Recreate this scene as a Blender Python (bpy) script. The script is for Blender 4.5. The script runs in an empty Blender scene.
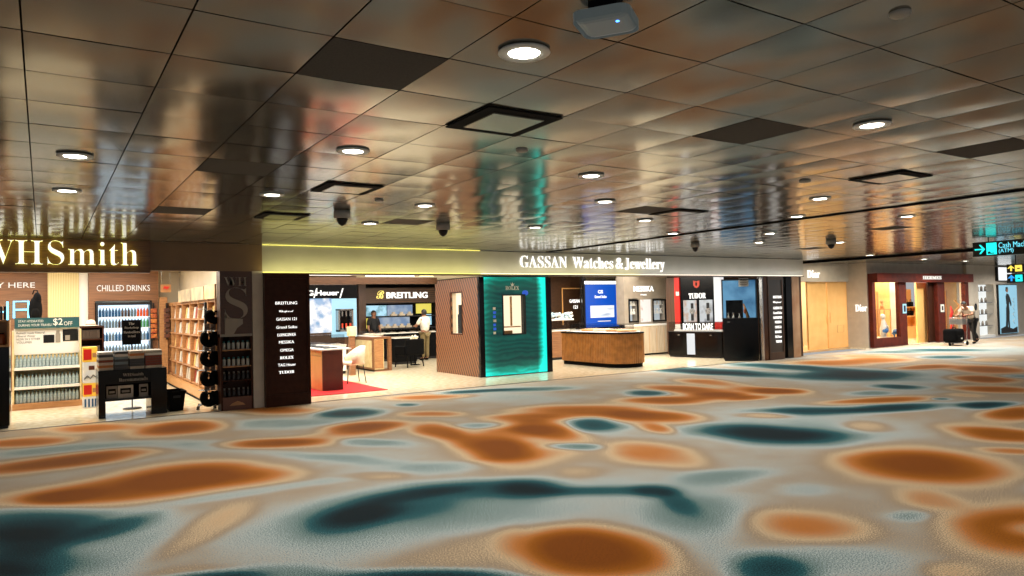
import bpy, bmesh, math, random
import numpy as np
from mathutils import Vector, Matrix
random.seed(7)
PI = math.pi
C = bpy.context.scene.collection
SC = bpy.context.scene

# ---------------------------------------------------------------- camera and picture-to-place helpers
H = 1.735; F = 717.6; YAW, PITCH, ROLL = .5797, .0264, -.0235
fw = np.array([math.sin(YAW)*math.cos(PITCH), math.cos(YAW)*math.cos(PITCH), math.sin(PITCH)])
_r = np.cross(fw, [0, 0, 1]); _r /= np.linalg.norm(_r); _u = np.cross(_r, fw)
RT = math.cos(ROLL)*_r + math.sin(ROLL)*_u; UP = -math.sin(ROLL)*_r + math.cos(ROLL)*_u
def ray(x, y): return fw + RT*(x-512)/F - UP*(y-288)/F
def onz(x, y, z=0.0):
    d = ray(x, y); t = (z-H)/d[2]; return t*d[0], t*d[1]
class Fr:                       # a vertical plane through (x, y) turned by ang; q() gives distance along it and height
    def __init__(s, x, y, deg=0): s.x, s.y, s.a = x, y, math.radians(deg)
    def q(s, px, py):
        d = ray(px, py); c, sn = math.cos(s.a), math.sin(s.a)
        M = np.array([[d[0], -c], [d[1], -sn]]); t, u = np.linalg.solve(M, [s.x, s.y]); return u, H+t*d[2]
    def r(s, x0, y0, x1, y1):
        ym = (y0+y1)/2; xm = (x0+x1)/2
        return s.q(x0, ym)[0], s.q(x1, ym)[0], s.q(xm, y1)[1], s.q(xm, y0)[1]
    def w(s, u, v=0): c, sn = math.cos(s.a), math.sin(s.a); return s.x+u*c-v*sn, s.y+u*sn+v*c

# ---------------------------------------------------------------- materials
def lin(c): return tuple(((v/255)/12.92 if v <= 10 else (((v/255)+.055)/1.055)**2.4) for v in c)+(1,)
MATS = {}
def mat(name, col, rough=.5, metal=0, em=None, es=0, col2=None, scale=8, stretch=(1, 1, 1), bump=0, kind='noise', ramp=(.35, .65), coat=0, alpha=1, trans=0, spec=None):
    m = bpy.data.materials.new(name); m.use_nodes = True; nt = m.node_tree; b = nt.nodes['Principled BSDF']
    b.inputs['Base Color'].default_value = lin(col); b.inputs['Roughness'].default_value = rough; b.inputs['Metallic'].default_value = metal
    if coat: b.inputs['Coat Weight'].default_value = coat; b.inputs['Coat Roughness'].default_value = .08
    if alpha < 1: b.inputs['Alpha'].default_value = alpha
    if trans: b.inputs['Transmission Weight'].default_value = trans
    if spec is not None: b.inputs['Specular IOR Level'].default_value = spec
    if em: b.inputs['Base Color'].default_value = tuple(v*.15 for v in lin(col)[:3])+(1,)
    if em: b.inputs['Emission Color'].default_value = lin(em); b.inputs['Emission Strength'].default_value = es
    if col2:
        tc = nt.nodes.new('ShaderNodeTexCoord'); mp = nt.nodes.new('ShaderNodeMapping'); mp.inputs['Scale'].default_value = stretch
        nt.links.new(tc.outputs['Object'], mp.inputs[0])
        if kind == 'wave':
            t = nt.nodes.new('ShaderNodeTexWave'); t.inputs['Scale'].default_value = scale; t.inputs['Distortion'].default_value = 2.5; t.inputs['Detail'].default_value = 2
            fac = t.outputs['Fac']
        elif kind == 'line':
            t = nt.nodes.new('ShaderNodeTexWave'); t.inputs['Scale'].default_value = scale; t.inputs['Distortion'].default_value = 0
            fac = t.outputs['Fac']
        elif kind == 'vor':
            t = nt.nodes.new('ShaderNodeTexVoronoi'); t.inputs['Scale'].default_value = scale; fac = t.outputs['Color']
        else:
            t = nt.nodes.new('ShaderNodeTexNoise'); t.inputs['Scale'].default_value = scale; t.inputs['Detail'].default_value = 4
            fac = t.outputs['Fac']
        nt.links.new(mp.outputs[0], t.inputs['Vector'])
        cr = nt.nodes.new('ShaderNodeValToRGB'); e = cr.color_ramp.elements
        e[0].position, e[1].position = ramp; e[0].color = lin(col); e[1].color = lin(col2)
        nt.links.new(fac, cr.inputs[0]); nt.links.new(cr.outputs[0], b.inputs['Emission Color' if em else 'Base Color'])
        if bump:
            bp = nt.nodes.new('ShaderNodeBump'); bp.inputs['Strength'].default_value = bump; bp.inputs['Distance'].default_value = .01
            nt.links.new(fac, bp.inputs['Height']); nt.links.new(bp.outputs[0], b.inputs['Normal'])
    MATS[name] = m; return m
def glow(name, col, s, col2=None, **k):
    return mat(name, col, .4, em=col, es=s, col2=col2, **k)

m_brown = mat('dark_wood', (58, 38, 24), .45, spec=.2, col2=(74, 50, 32), scale=6, stretch=(1, 1, 9))
m_signwood = mat('sign_wood', (92, 62, 40), .4, col2=(118, 82, 52), scale=5, stretch=(.6, 1, 12))
m_fasc2 = mat('smooth_brown', (118, 92, 62), .4, col2=(124, 98, 66), scale=3)
m_dirb = mat('espresso', (50, 25, 15), .4, spec=.12, col2=(60, 32, 20), scale=10)
m_champ = mat('champagne_fascia', (178, 174, 156), .45, .15, col2=(186, 182, 166), scale=2)
m_stone = mat('greige_stone', (186, 176, 160), .5, col2=(196, 186, 170), scale=4)
m_oak = mat('oak', (180, 132, 86), .45, col2=(160, 112, 70), scale=5, stretch=(1, 1, 6))
m_walnut = mat('walnut_boards', (138, 94, 60), .45, col2=(106, 70, 44), scale=4, stretch=(.5, 1, 14))
m_cream = mat('cream_paint', (222, 210, 188), .5, col2=(215, 202, 178), scale=3)
m_slat = mat('cream_slats', (226, 208, 160), .5, col2=(196, 176, 122), scale=9, kind='line', ramp=(.2, .8))
m_white = mat('white_paint', (232, 230, 224), .4)
m_black = mat('black_lacquer', (5, 5, 6), .16, spec=.25, col2=(10, 9, 10), scale=12)
m_blackm = mat('black_matt', (7, 7, 8), .8, spec=.1, col2=(11, 11, 12), scale=20)
m_gun = mat('gunmetal', (34, 34, 36), .4, .5)
m_steel = mat('brushed_steel', (170, 172, 174), .25, .9)
m_gold = mat('gold_panel', (232, 176, 104), .4, .1, col2=(238, 186, 116), scale=3)
m_gold2 = mat('gold_panel_light', (240, 190, 116), .4, .1, col2=(230, 178, 104), scale=3)
m_tan = mat('tan_veneer', (200, 150, 96), .4, col2=(190, 140, 86), scale=5, stretch=(1, 1, 5))
m_maroon = mat('maroon_veneer', (92, 44, 30), .4, col2=(84, 38, 26), scale=6)
m_herm = mat('oxblood_frame', (92, 34, 22), .5, spec=.15, col2=(76, 28, 20), scale=6)
m_burl = mat('pale_burl', (222, 204, 158), .35, col2=(204, 182, 132), scale=7)
m_reed = mat('reeded_walnut', (128, 82, 52), .4, col2=(52, 30, 18), scale=3.0, kind='line', stretch=(1, 1, .35), ramp=(.15, .85), bump=.5)
m_count = mat('bronze_reeds', (182, 122, 62), .35, .1, col2=(150, 98, 48), scale=6)
m_leath = mat('cream_leather', (214, 200, 176), .5, col2=(206, 190, 166), scale=14)
m_fabk = mat('black_fabric', (7, 7, 8), .9, spec=.1, col2=(13, 13, 14), scale=40)
m_red = mat('red_lacquer', (196, 30, 22), .35)
m_redc = mat('red_carpet', (200, 24, 26), .95, col2=(186, 18, 20), scale=60)
m_glass = mat('clear_glass', (16, 20, 20), .03, alpha=.14)
m_whmark = glow('white_letters', (255, 250, 232), 1.3)
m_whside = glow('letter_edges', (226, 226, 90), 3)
m_wlet = glow('white_sign_letters', (255, 252, 246), 1.5)
m_wlet1 = glow('soft_white_letters', (244, 240, 230), 1.0)
m_paint = mat('white_print', (225, 222, 212), .5)
m_greyp = mat('grey_print', (150, 142, 130), .5)
m_lamp = glow('lamp_lens', (255, 248, 232), 22)
m_panel = glow('light_panel', (255, 250, 240), 3)
m_ring = mat('lamp_ring', (206, 206, 200), .4)
m_skin = mat('skin', (150, 104, 78), .55)
m_hair = mat('black_hair', (16, 13, 12), .6)

# ---------------------------------------------------------------- mesh builder
class MB:
    def __init__(s): s.b = bmesh.new(); s.mi = 0
    def _m(s, fs):
        for f in fs: f.material_index = s.mi
    def box(s, x0, x1, y0, y1, z0, z1, bev=0, seg=2):
        r = bmesh.ops.create_cube(s.b, size=1); vs = r['verts']
        for v in vs: v.co = Vector(((x0+x1)/2+v.co.x*(x1-x0), (y0+y1)/2+v.co.y*(y1-y0), (z0+z1)/2+v.co.z*(z1-z0)))
        fs = set(f for v in vs for f in v.link_faces); s._m(fs)
        if bev:
            es = list(set(e for v in vs for e in v.link_edges))
            r2 = bmesh.ops.bevel(s.b, geom=es, offset=bev, segments=seg, affect='EDGES', profile=.5); s._m(r2['faces'])
        return s
    def tube(s, pts, r, n=8, caps=True):
        pts = [Vector(p) for p in pts]; rs = r if isinstance(r, (list, tuple)) else [r]*len(pts); rings = []
        for i, p in enumerate(pts):
            d = (pts[min(i+1, len(pts)-1)]-pts[max(i-1, 0)]).normalized()
            a = d.orthogonal().normalized() if i == 0 else (a-d*a.dot(d)).normalized()
            b2 = d.cross(a)
            rings.append([s.b.verts.new(p+(a*math.cos(2*PI*k/n)+b2*math.sin(2*PI*k/n))*rs[i]) for k in range(n)])
        fs = []
        for A, B in zip(rings, rings[1:]):
            for k in range(n):
                f = s.b.faces.new((A[k], A[(k+1) % n], B[(k+1) % n], B[k])); f.smooth = True; fs.append(f)
        if caps:
            fs.append(s.b.faces.new(rings[0][::-1])); fs.append(s.b.faces.new(rings[-1]))
        s._m(fs); return s
    def lathe(s, prof, c=(0, 0, 0), n=16, sx=1, sy=1):
        rings = []; fs = []
        for r, z in prof:
            rings.append([s.b.verts.new((c[0]+max(r, 1e-4)*sx*math.cos(2*PI*k/n), c[1]+max(r, 1e-4)*sy*math.sin(2*PI*k/n), c[2]+z)) for k in range(n)])
        for A, B in zip(rings, rings[1:]):
            for k in range(n):
                f = s.b.faces.new((A[k], A[(k+1) % n], B[(k+1) % n], B[k])); f.smooth = True; fs.append(f)
        fs.append(s.b.faces.new(rings[0][::-1])); fs.append(s.b.faces.new(rings[-1])); s._m(fs); return s
    def ell(s, c, rx, ry, rz, u=14, v=10):
        r = bmesh.ops.create_uvsphere(s.b, u_segments=u, v_segments=v, radius=1)
        for q in r['verts']: q.co = Vector((c[0]+q.co.x*rx, c[1]+q.co.y*ry, c[2]+q.co.z*rz))
        fs = set(f for q in r['verts'] for f in q.link_faces)
        for f in fs: f.smooth = True
        s._m(fs); return s
    def prism(s, pts, z0, z1, axis='z', smooth=False):   # polygon extruded along an axis
        def P(p, h): return {'z': (p[0], p[1], h), 'y': (p[0], h, p[1]), 'x': (h, p[0], p[1])}[axis]
        a = [s.b.verts.new(P(p, z0)) for p in pts]; b = [s.b.verts.new(P(p, z1)) for p in pts]; n = len(pts)
        fs = [s.b.faces.new(a[::-1]), s.b.faces.new(b)]
        for k in range(n):
            f = s.b.faces.new((a[k], a[(k+1) % n], b[(k+1) % n], b[k])); f.smooth = smooth; fs.append(f)
        s._m(fs); return s
    def mat(s, i): s.mi = i; return s
    def mesh(s, name, mats):
        bmesh.ops.recalc_face_normals(s.b, faces=s.b.faces[:])
        me = bpy.data.meshes.new(name); s.b.to_mesh(me); s.b.free()
        for m in (mats if isinstance(mats, (list, tuple)) else [mats]): me.materials.append(m)
        return me
    def build(s, name, mats, parent=None, loc=None, rz=0):
        o = bpy.data.objects.new(name, s.mesh(name, mats)); C.objects.link(o)
        if parent: o.parent = parent
        if loc is not None: o.location = loc; o.rotation_euler = (0, 0, rz)
        return o
def bx(*a, **k): return MB().box(*a, **k)
def tag(o, label, cat, group=None, kind=None):
    o['label'] = label; o['category'] = cat
    if group: o['group'] = group
    if kind: o['kind'] = kind
    return o
def thing(name, label, cat, loc=(0, 0, 0), rz=0, group=None):
    o = bpy.data.objects.new(name, None); C.objects.link(o); o.location = loc; o.rotation_euler = (0, 0, rz); o.empty_display_size = .1
    return tag(o, label, cat, group)
def fthing(name, label, cat, fr, group=None): return thing(name, label, cat, (fr.x, fr.y, 0), fr.a, group)
def struct(o, parent=None): o['kind'] = 'structure'; return o
def dup(root, loc, rz=None, label=None, group=None):
    r = root.copy(); C.objects.link(r); r.location = loc
    if rz is not None: r.rotation_euler = (0, 0, rz)
    if label: r['label'] = label
    if group: r['group'] = group
    for ch in list(root.children):
        c = ch.copy(); C.objects.link(c); c.parent = r
        for g in list(ch.children):
            d = g.copy(); C.objects.link(d); d.parent = c
    return r
def serif(s): return ''.join(chr(0x1D400+ord(c)-65) if 'A' <= c <= 'Z' else chr(0x1D41A+ord(c)-97) if 'a' <= c <= 'z' else c for c in s)
def script(s): return ''.join(chr(0x1D4D0+ord(c)-65) if 'A' <= c <= 'Z' else chr(0x1D4EA+ord(c)-97) if 'a' <= c <= 'z' else c for c in s)
def letters(s, x0, x1, z0, z1, y, mats, parent=None, name='lettering', ext=.012, off=0, rot=0, face='y', hfit=True):
    c = bpy.data.curves.new('glyphs', 'FONT'); c.body = s; c.size = 1; c.extrude = .02; c.offset = off; c.resolution_u = 3
    t = bpy.data.objects.new('glyphs', c); C.objects.link(t)
    dg = bpy.context.evaluated_depsgraph_get(); me = bpy.data.meshes.new_from_object(t.evaluated_get(dg))
    bpy.data.objects.remove(t)
    co = np.array([v.co for v in me.vertices]); lo, hi = co.min(0), co.max(0)
    sx = (x1-x0)/(hi[0]-lo[0]); sz = (z1-z0)/(hi[1]-lo[1]) if hfit else sx
    me.materials.clear()
    for m in (mats if isinstance(mats, (list, tuple)) else [mats]): me.materials.append(m)
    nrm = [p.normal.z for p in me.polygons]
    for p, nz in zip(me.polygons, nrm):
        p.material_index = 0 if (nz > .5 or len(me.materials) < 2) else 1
    for v in me.vertices:
        X = x0+(v.co.x-lo[0])*sx; Z = z0+(v.co.y-lo[1])*sz; D = y-ext/2-v.co.z/.02*ext/2
        v.co = (X, D, Z)
    me.name = name; o = bpy.data.objects.new(name, me); C.objects.link(o)
    if parent: o.parent = parent
    return o

# ================================================================= THE SETTING
# ---- carpet: dye field from hand placed pools of colour
POOLS = [  # px, py, rx, ry, tilt, strength   (picture coordinates, carried onto the floor below)
(25,442,45,4.5,-4,.75),(92,428,42,4,-3,.6),(178,428,42,6,-5,.95),(65,461,85,6,-7,.95),(130,488,100,11,-6,.9),(210,474,75,11,0,.85),(60,497,34,6,-8,.55),
(275,443,50,4,-2,.9),(366,427,34,5,-3,.95),(330,436,40,4,-4,.25),(428,397,38,2.5,-2,.65),(275,410,42,3.5,0,.6),(433,414,27,3,0,.5),
(440,431,24,7,8,.75),(492,447,38,12,10,.85),(587,411,65,6,0,.75),(525,418,38,4,0,.6),(548,430,30,8,8,.9),(652,417,46,5,2,.85),(657,428,18,4,8,.6),
(515,431,28,7,0,.5),(520,452,50,13,0,.35),(620,460,35,9,0,.05),(652,453,46,10,8,.5),(690,390,45,4,4,.75),(668,400,40,3.5,0,.85),(722,396,30,3,0,.75),
(760,390,36,3,4,.6),(707,382,32,2.5,4,.55),(752,398,22,2,-4,.5),(765,415,28,2.5,0,.35),(775,391,26,2.5,0,.6),(828,363,36,3,0,.6),(880,360,32,2.5,0,.6),
(865,356,30,1.5,0,.35),(923,367,27,2.2,-3,.75),(880,400,46,3,-3,.75),(985,369,36,3.5,2,.8),(983,379,30,3.5,2,.85),(993,389,42,3,2,.7),(1014,413,28,7,0,.9),
(1003,435,50,6,4,.85),(866,426,24,5,3,.33),(968,395,22,2,2,.25),(990,360,22,1.5,0,.3),(975,426,40,5,0,.2),(925,466,74,16,4,1.05),(925,499,36,8,6,.42),(813,525,52,13,4,.48),
(1025,527,70,24,4,.85),(1032,528,26,8,4,-.55),(1010,450,30,3,4,.5),(960,574,30,9,0,.25),(592,549,66,22,2,1.15),(587,472,22,5,0,.14),(380,474,30,4,-2,.28),
(490,545,95,14,-9,.12),(510,538,16,12,-40,.12),(208,527,50,11,-27,.3),(190,560,40,18,-20,.08),(200,570,45,5,-4,.12),
(30,560,60,14,0,-.5),(214,578,42,6,0,-.7),(431,580,85,9,0,-.95),(285,577,60,10,0,-.3),(20,526,75,17,-4,-.75),(25,542,45,15,0,-.45),(112,527,48,8,-14,-.4),(10,572,45,12,0,-.65),
(100,545,110,32,0,-.2),(358,516,36,12,-14,-.65),(415,494,48,5,-7,-.45),(375,509,70,17,-8,-.42),(478,488,66,9,0,-.55),(370,525,120,32,-6,-.16),(480,510,75,16,0,-.12),
(528,488,34,9,0,-.6),(600,492,60,5,0,-.45),(653,492,24,6,2,-.55),(680,502,22,8,25,-.35),(722,477,42,8,-5,-.27),(700,512,46,16,0,-.27),(770,570,40,15,0,-.7),
(830,562,80,16,4,-.2),(912,516,20,5,0,-.22),(800,489,28,6,0,-.14),(765,434,60,8,3,-1.0),(820,438,40,6,0,-.2),(800,427,100,15,3,-.16),
(594,424,27,6,2,-.72),(647,393,18,3,0,-.7),(572,447,24,3.5,2,-.5),(707,371,60,2.5,2,-.8),(537,389,36,2,-2,-.45),(500,396,60,5,0,-.14),
(351,413,28,4,-2,-.95),(407,405,9,1.5,0,-.5),(481,391,34,1.5,-3,-.7),(368,442,38,4,3,-.28),(331,458,80,4,4,-.2),(450,467,90,5,-4,-.2),(481,426,26,3,0,-.28),
(281,423,60,5,-3,-.28),(190,445,70,5,0,-.2),(60,449,70,4,-5,-.2),(250,492,110,4,-8,-.2),(790,367,60,2.5,3,-.75),(850,375,52,4.5,0,-1.0),(730,374,60,2,3,-.5),
(898,387,24,2,2,-.75),(893,408,42,3.5,-3,-.95),(812,411,50,3.5,0,-.75),(870,393,20,2,0,-.3),(985,405,28,3,0,-.95),(943,350,42,1.2,0,-.6),(945,357,24,1.4,0,-.6),
(893,352,30,1,0,-.4),(1018,376,20,2,0,-.3),(938,399,9,1,0,-.5),(930,378,60,8,0,-.12),(580,500,120,22,0,-.12),(700,540,40,30,0,-.1),(560,465,50,8,0,-.06),(1000,350,60,3,0,-.12)]
NX, NY, S0X, S0Y, ST = 880, 300, -7.5, -4.0, .06
gx = S0X+np.arange(NX)*ST; gy = S0Y+np.arange(NY)*ST
GX, GY = np.meshgrid(gx, gy)
field = np.full(GX.shape, .092)+.05*np.sin(GX*1.1+1.7*np.sin(GY*.9))*np.sin(GY*1.7+1.3*np.sin(GX*.8))
WX = GX+.04*np.sin(GY*2.3+GX*1.3)+.03*np.sin(GY*5.1-GX*2.2+1); WY = GY+.03*np.sin(GX*2.1+1)+.025*np.sin(GX*4.3+GY*3.7)
for cx, cy, rx, ry, tl, a in POOLS:
    c = np.array(onz(cx, cy)); t = math.radians(tl)
    e1 = (np.array(onz(cx+.7*rx*math.cos(t), cy+.7*rx*math.sin(t)))-np.array(onz(cx-.7*rx*math.cos(t), cy-.7*rx*math.sin(t))))/1.4
    ryy = ry
    e2 = (np.array(onz(cx-.6*ryy*math.sin(t), cy+.6*ryy*math.cos(t)))-np.array(onz(cx+.6*ryy*math.sin(t), cy-.6*ryy*math.cos(t))))/1.2
    c = (np.array(onz(cx, cy+.5*ry))+np.array(onz(cx, cy-.5*ry)))/2
    M = np.linalg.inv(np.array([e1, e2]).T)
    dx, dy = WX-c[0], WY-c[1]
    u = M[0, 0]*dx+M[0, 1]*dy; v = M[1, 0]*dx+M[1, 1]*dy
    field += a*np.exp(-(u*u+v*v)**1.5*.8)
rg = np.random.RandomState(3)      # the rest of the concourse, behind and beside the viewer
for _ in range(160):
    cx, cy = rg.uniform(-7, 45), rg.uniform(-4, 13)
    vx, vy = cx*math.cos(YAW)-cy*math.sin(YAW), cx*math.sin(YAW)+cy*math.cos(YAW)
    if vy > 3.5 and abs(vx) < vy*.78: continue
    th = rg.uniform(0, PI); ra, rb = rg.uniform(.5, 1.3), rg.uniform(.25, .6); a = rg.choice([-.9, .9, .5, -.4])
    dx, dy = GX-cx, GY-cy; u = (dx*math.cos(th)+dy*math.sin(th))/ra; v = (-dx*math.sin(th)+dy*math.cos(th))/rb
    field += a*np.exp(-(u*u+v*v)**1.5)
keep_f = []
me = bpy.data.meshes.new('floor')
co = np.stack([GX.ravel(), GY.ravel(), np.zeros(NX*NY)], 1)
jj, ii = np.meshgrid(np.arange(NY-1), np.arange(NX-1), indexing='ij')
xc = gx[ii]+ST/2; yc = gy[jj]+ST/2
edge = np.where(xc < 19.75, 13.64, np.where(xc < 24.1, 14.9, 14.3))
ok = (yc < edge).ravel(); a0 = (jj*NX+ii).ravel()[ok]
fc = np.stack([a0, a0+1, a0+NX+1, a0+NX], 1)
used = np.unique(fc); rm = np.full(NX*NY, -1); rm[used] = np.arange(len(used)); fc = rm[fc]; co = co[used]
me.vertices.add(len(used)); me.vertices.foreach_set('co', co.ravel())
me.loops.add(fc.size); me.loops.foreach_set('vertex_index', fc.ravel().astype(np.int32))
me.polygons.add(len(fc)); me.polygons.foreach_set('loop_start', np.arange(0, fc.size, 4, dtype=np.int32))
me.update(calc_edges=True)
at = me.attributes.new('dye', 'FLOAT', 'POINT'); at.data.foreach_set('value', field.ravel()[used].astype(np.float32))
m = bpy.data.materials.new('dyed_carpet'); m.use_nodes = True; nt = m.node_tree; b = nt.nodes['Principled BSDF']; b.inputs['Roughness'].default_value = .95
b.inputs['Specular IOR Level'].default_value = .15
L = nt.links.new
an = nt.nodes.new('ShaderNodeAttribute'); an.attribute_name = 'dye'
tc = nt.nodes.new('ShaderNodeTexCoord')
n1 = nt.nodes.new('ShaderNodeTexNoise'); n1.inputs['Scale'].default_value = 1.6; n1.inputs['Detail'].default_value = 3; L(tc.outputs['Object'], n1.inputs['Vector'])
n2 = nt.nodes.new('ShaderNodeTexNoise'); n2.inputs['Scale'].default_value = 95; n2.inputs['Detail'].default_value = 2; L(tc.outputs['Object'], n2.inputs['Vector'])
def mth(op, a, bb, c=None):
    q = nt.nodes.new('ShaderNodeMath'); q.operation = op
    for i, v in enumerate((a, bb, c)):
        if v is None: continue
        if isinstance(v, (int, float)): q.inputs[i].default_value = v
        else: L(v, q.inputs[i])
    return q.outputs[0]
v = mth('MULTIPLY_ADD', n1.outputs['Fac'], .16, an.outputs['Fac']); v = mth('SUBTRACT', v, .08)
v = mth('MULTIPLY_ADD', n2.outputs['Fac'], .5, v); v = mth('SUBTRACT', v, .25)
v = mth('MULTIPLY_ADD', v, .4, .5)
cr = nt.nodes.new('ShaderNodeValToRGB'); L(v, cr.inputs[0]); E_ = cr.color_ramp.elements
stops = [(-1.0, (6, 26, 32)), (-.72, (16, 54, 62)), (-.4, (38, 92, 98)), (-.26, (112, 136, 132)), (-.12, (138, 156, 154)), (-.0, (182, 192, 190)), (.07, (178, 168, 152)),
         (.15, (164, 144, 120)), (.3, (208, 182, 146)), (.45, (202, 156, 112)), (.6, (194, 120, 56)), (.8, (160, 92, 12)), (1.1, (130, 68, 2))]
for i, (p, c_) in enumerate(stops):
    e = E_[i] if i < 2 else E_.new(.5+.4*p)
    if i < 2: e.position = .5+.4*p
    e.color = lin(c_)
for e in E_: pass
hs = nt.nodes.new('ShaderNodeHueSaturation'); L(cr.outputs[0], hs.inputs['Color']); L(mth('MULTIPLY_ADD', n2.outputs['Fac'], 2.4, -.24), hs.inputs['Value'])
L(hs.outputs[0], b.inputs['Base Color'])
bp = nt.nodes.new('ShaderNodeBump'); bp.inputs['Strength'].default_value = .3; bp.inputs['Distance'].default_value = .004; L(n2.outputs['Fac'], bp.inputs['Height']); L(bp.outputs[0], b.inputs['Normal'])
me.materials.append(m)
o = bpy.data.objects.new('floor', me); C.objects.link(o); struct(o)
# ---- polished marble floor of the shops
m_marble = mat('marble', (240, 228, 200), .12, col2=(214, 196, 158), scale=9, ramp=(.38, .68))
m_marble.node_tree.nodes['Noise Texture'].inputs['Detail'].default_value = 9
FY = 13.64
struct(bx(-8, 19.75, FY, 26, -.05, 0.0).build('floor', m_marble))
m_sand = mat('sand_stone', (206, 168, 118), .35, col2=(186, 146, 98), scale=4)
struct(bx(19.75, 24.1, 14.88, 19, -.05, 0.0).build('floor', m_sand))
struct(bx(-8, 19.75, FY-.03, FY+.02, -.02, .006).build('trim_1', mat('threshold_metal', (60, 48, 38), .3, .6)))

# ---- ceiling: bulging metal tiles
T = .6; X0, Y0 = -.07, 1.376
m_tile = mat('ceiling_metal', (114, 112, 103), .15, .5, col2=(108, 106, 97), scale=1.5, spec=1.0)
m_perf = mat('perforated_tile', (62, 56, 50), .8, 0, col2=(50, 45, 40), scale=90, kind='noise')
PERF = {(2, 3), (2, 8), (2, 13), (7, 3), (11, 2), (11, 9), (7, 13), (17, 3), (26, 15), (2, -2), (7, -2), (21, 9)}
VENT = [(4, 4), (4, 9), (4, 13), (12, 4), (12, 9)]
vs, fs, mi = [], [], []
K = 4; rgc = random.Random(5)
i0, i1, j0, j1 = -14, 78, -10, 24
for i in range(i0, i1):
    for j in range(j0, j1):
        x, y = X0+i*T, Y0+j*T
        if y > (13.55 if x < 19.5 else 15.0): continue
        gaps = .004; gr = gaps
        if i == 34: gr = .0
        xx0, xx1, yy0, yy1 = x+gaps, x+T-gaps, y+gaps, min(y+T-gaps, 15.3 if x >= 19.5 else 13.6)
        sag = rgc.uniform(.0015, .0065); tx, ty = rgc.gauss(0, .0012), rgc.gauss(0, .0012); sk = rgc.uniform(.3, .7)
        dark = (i, j) in PERF or (i, j) in VENT
        if dark: sag = 0
        base = len(vs)
        for q in range(K+1):
            for p in range(K+1):
                u, w = p/K, q/K
                uu = u**(math.log(.5)/math.log(sk)); z = 3.0-sag*16*(uu*(1-uu))*(w*(1-w))-sag*.5*4*(u*(1-u))+tx*(u-.5)+ty*(w-.5)
                if dark: z = 2.998
                vs.append((xx0+(xx1-xx0)*u, yy0+(yy1-yy0)*w, z))
        for q in range(K):
            for p in range(K):
                a = base+q*(K+1)+p; fs.append((a, a+K+1, a+K+2, a+1)); mi.append(1 if (i, j) in PERF else 0)
me = bpy.data.meshes.new('ceiling'); me.from_pydata(vs, [], fs); me.polygons.foreach_set('use_smooth', [True]*len(fs)); me.polygons.foreach_set('material_index', mi)
me.materials.append(m_tile); me.materials.append(m_perf); me.update()
o = bpy.data.objects.new('ceiling', me); C.objects.link(o); struct(o)
struct(bx(-9, 47, -5, 15.3, 3.02, 3.08).build('ceiling', m_blackm))
struct(bx(20.8, 21.0, -5, 15.24, 2.93, 3.02).build('trim_2', m_blackm))

# ---- shop walls
m_inner = mat('warm_interior', (200, 178, 140), .6)
m_icel = mat('interior_ceiling', (226, 220, 205), .6)
m_walld = mat('bronze_wall', (84, 58, 40), .4, col2=(70, 46, 32), scale=3, stretch=(6, 1, .5))
struct(bx(-8, 3.2, 21.2, 21.35, 0, 3.1).build('wall_back', m_cream))
struct(bx(3.2, 3.36, 14.0, 26, 0, 3.1).build('wall_partition', m_brown))
struct(bx(3.36, 19.75, 25.0, 25.15, 0, 2.9).build('wall_back', m_walld))
struct(bx(19.62, 19.75, 13.75, 25, 0, 2.9).build('wall_partition', m_brown))
struct(bx(-8.1, -8, 13.6, 21.3, 0, 3.1).build('wall_left', m_cream))
struct(bx(-8, 3.2, 13.75, 21.3, 2.95, 3.05).build('ceiling', m_icel))
struct(bx(3.36, 19.7, 13.75, 25, 2.78, 2.88).build('ceiling', m_icel))
struct(bx(3.36, 19.7, 13.72, 14.1, 2.46, 2.56).build('ceiling', m_brown))

# fascias
fF = Fr(0, 13.6)
xa = fF.q(150, 255)[0]; xb = fF.q(262, 255)[0]; xc = fF.q(803, 268)[0]
sg = thing('shop_fascia', 'dark wood bookshop fascia with glowing white serif lettering at the left', 'shop sign', (0, 13.6, 0))
bx(-8, xa, -.06, .14, 2.46, 2.995).build('wood_board', m_signwood, sg)
x0, _, _, _ = fF.r(20, 241, 48, 265); x1 = fF.q(137, 256)[0]; z1 = fF.q(34, 241.5)[1]; z0 = fF.q(34, 264.5)[1]
tx_w = (x1-x0)*1.335
letters(serif('WHSmith'), x1-tx_w, x1, z0-.005, z1+.015, -.075, [m_whmark, m_whside], sg, ext=.05, off=-.02)
sf = bx(xa, xb, 0, .14, 2.50, 2.995).build('smooth_fascia', m_fasc2, None, (0, 13.6, 0)); tag(sf, 'plain smooth brown fascia board between the bookshop lettering and the watch shop fascia', 'fascia')
gf = thing('shop_fascia', 'long champagne metal fascia of the watch and jewellery shop with raised white serif lettering', 'shop sign', (xb, 13.6, 0))
bx(0, xc-xb, 0, .14, 2.49, 2.985).build('metal_board', m_champ, gf)
bx(0, xc-xb, -.03, .14, 2.455, 2.475).build('lower_rail', m_brown, gf)
m_cy = glow('cove_yellow', (236, 226, 110), 2.0); m_cm = glow('cove_warm', (246, 232, 170), 2.6); m_cw = glow('cove_white', (255, 238, 214), 1.7)
for k, (pa, pb, mm) in enumerate(((262, 480, m_cy), (480, 640, m_cm), (640, 802, m_cw))):
    a, bq = fF.q(pa, 270)[0]-xb, fF.q(pb, 270)[0]-xb
    bx(a+.01, bq, -.02, .02, 2.477, 2.492).build('cove_strip', mm, gf)
    if k < 1: bx(a+.01, bq, -.02, 0, 2.988, 2.996).build('cove_strip', mm, gf)
zc0, zc1 = fF.q(545, 267.8)[1], fF.q(545, 256.2)[1]
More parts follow.
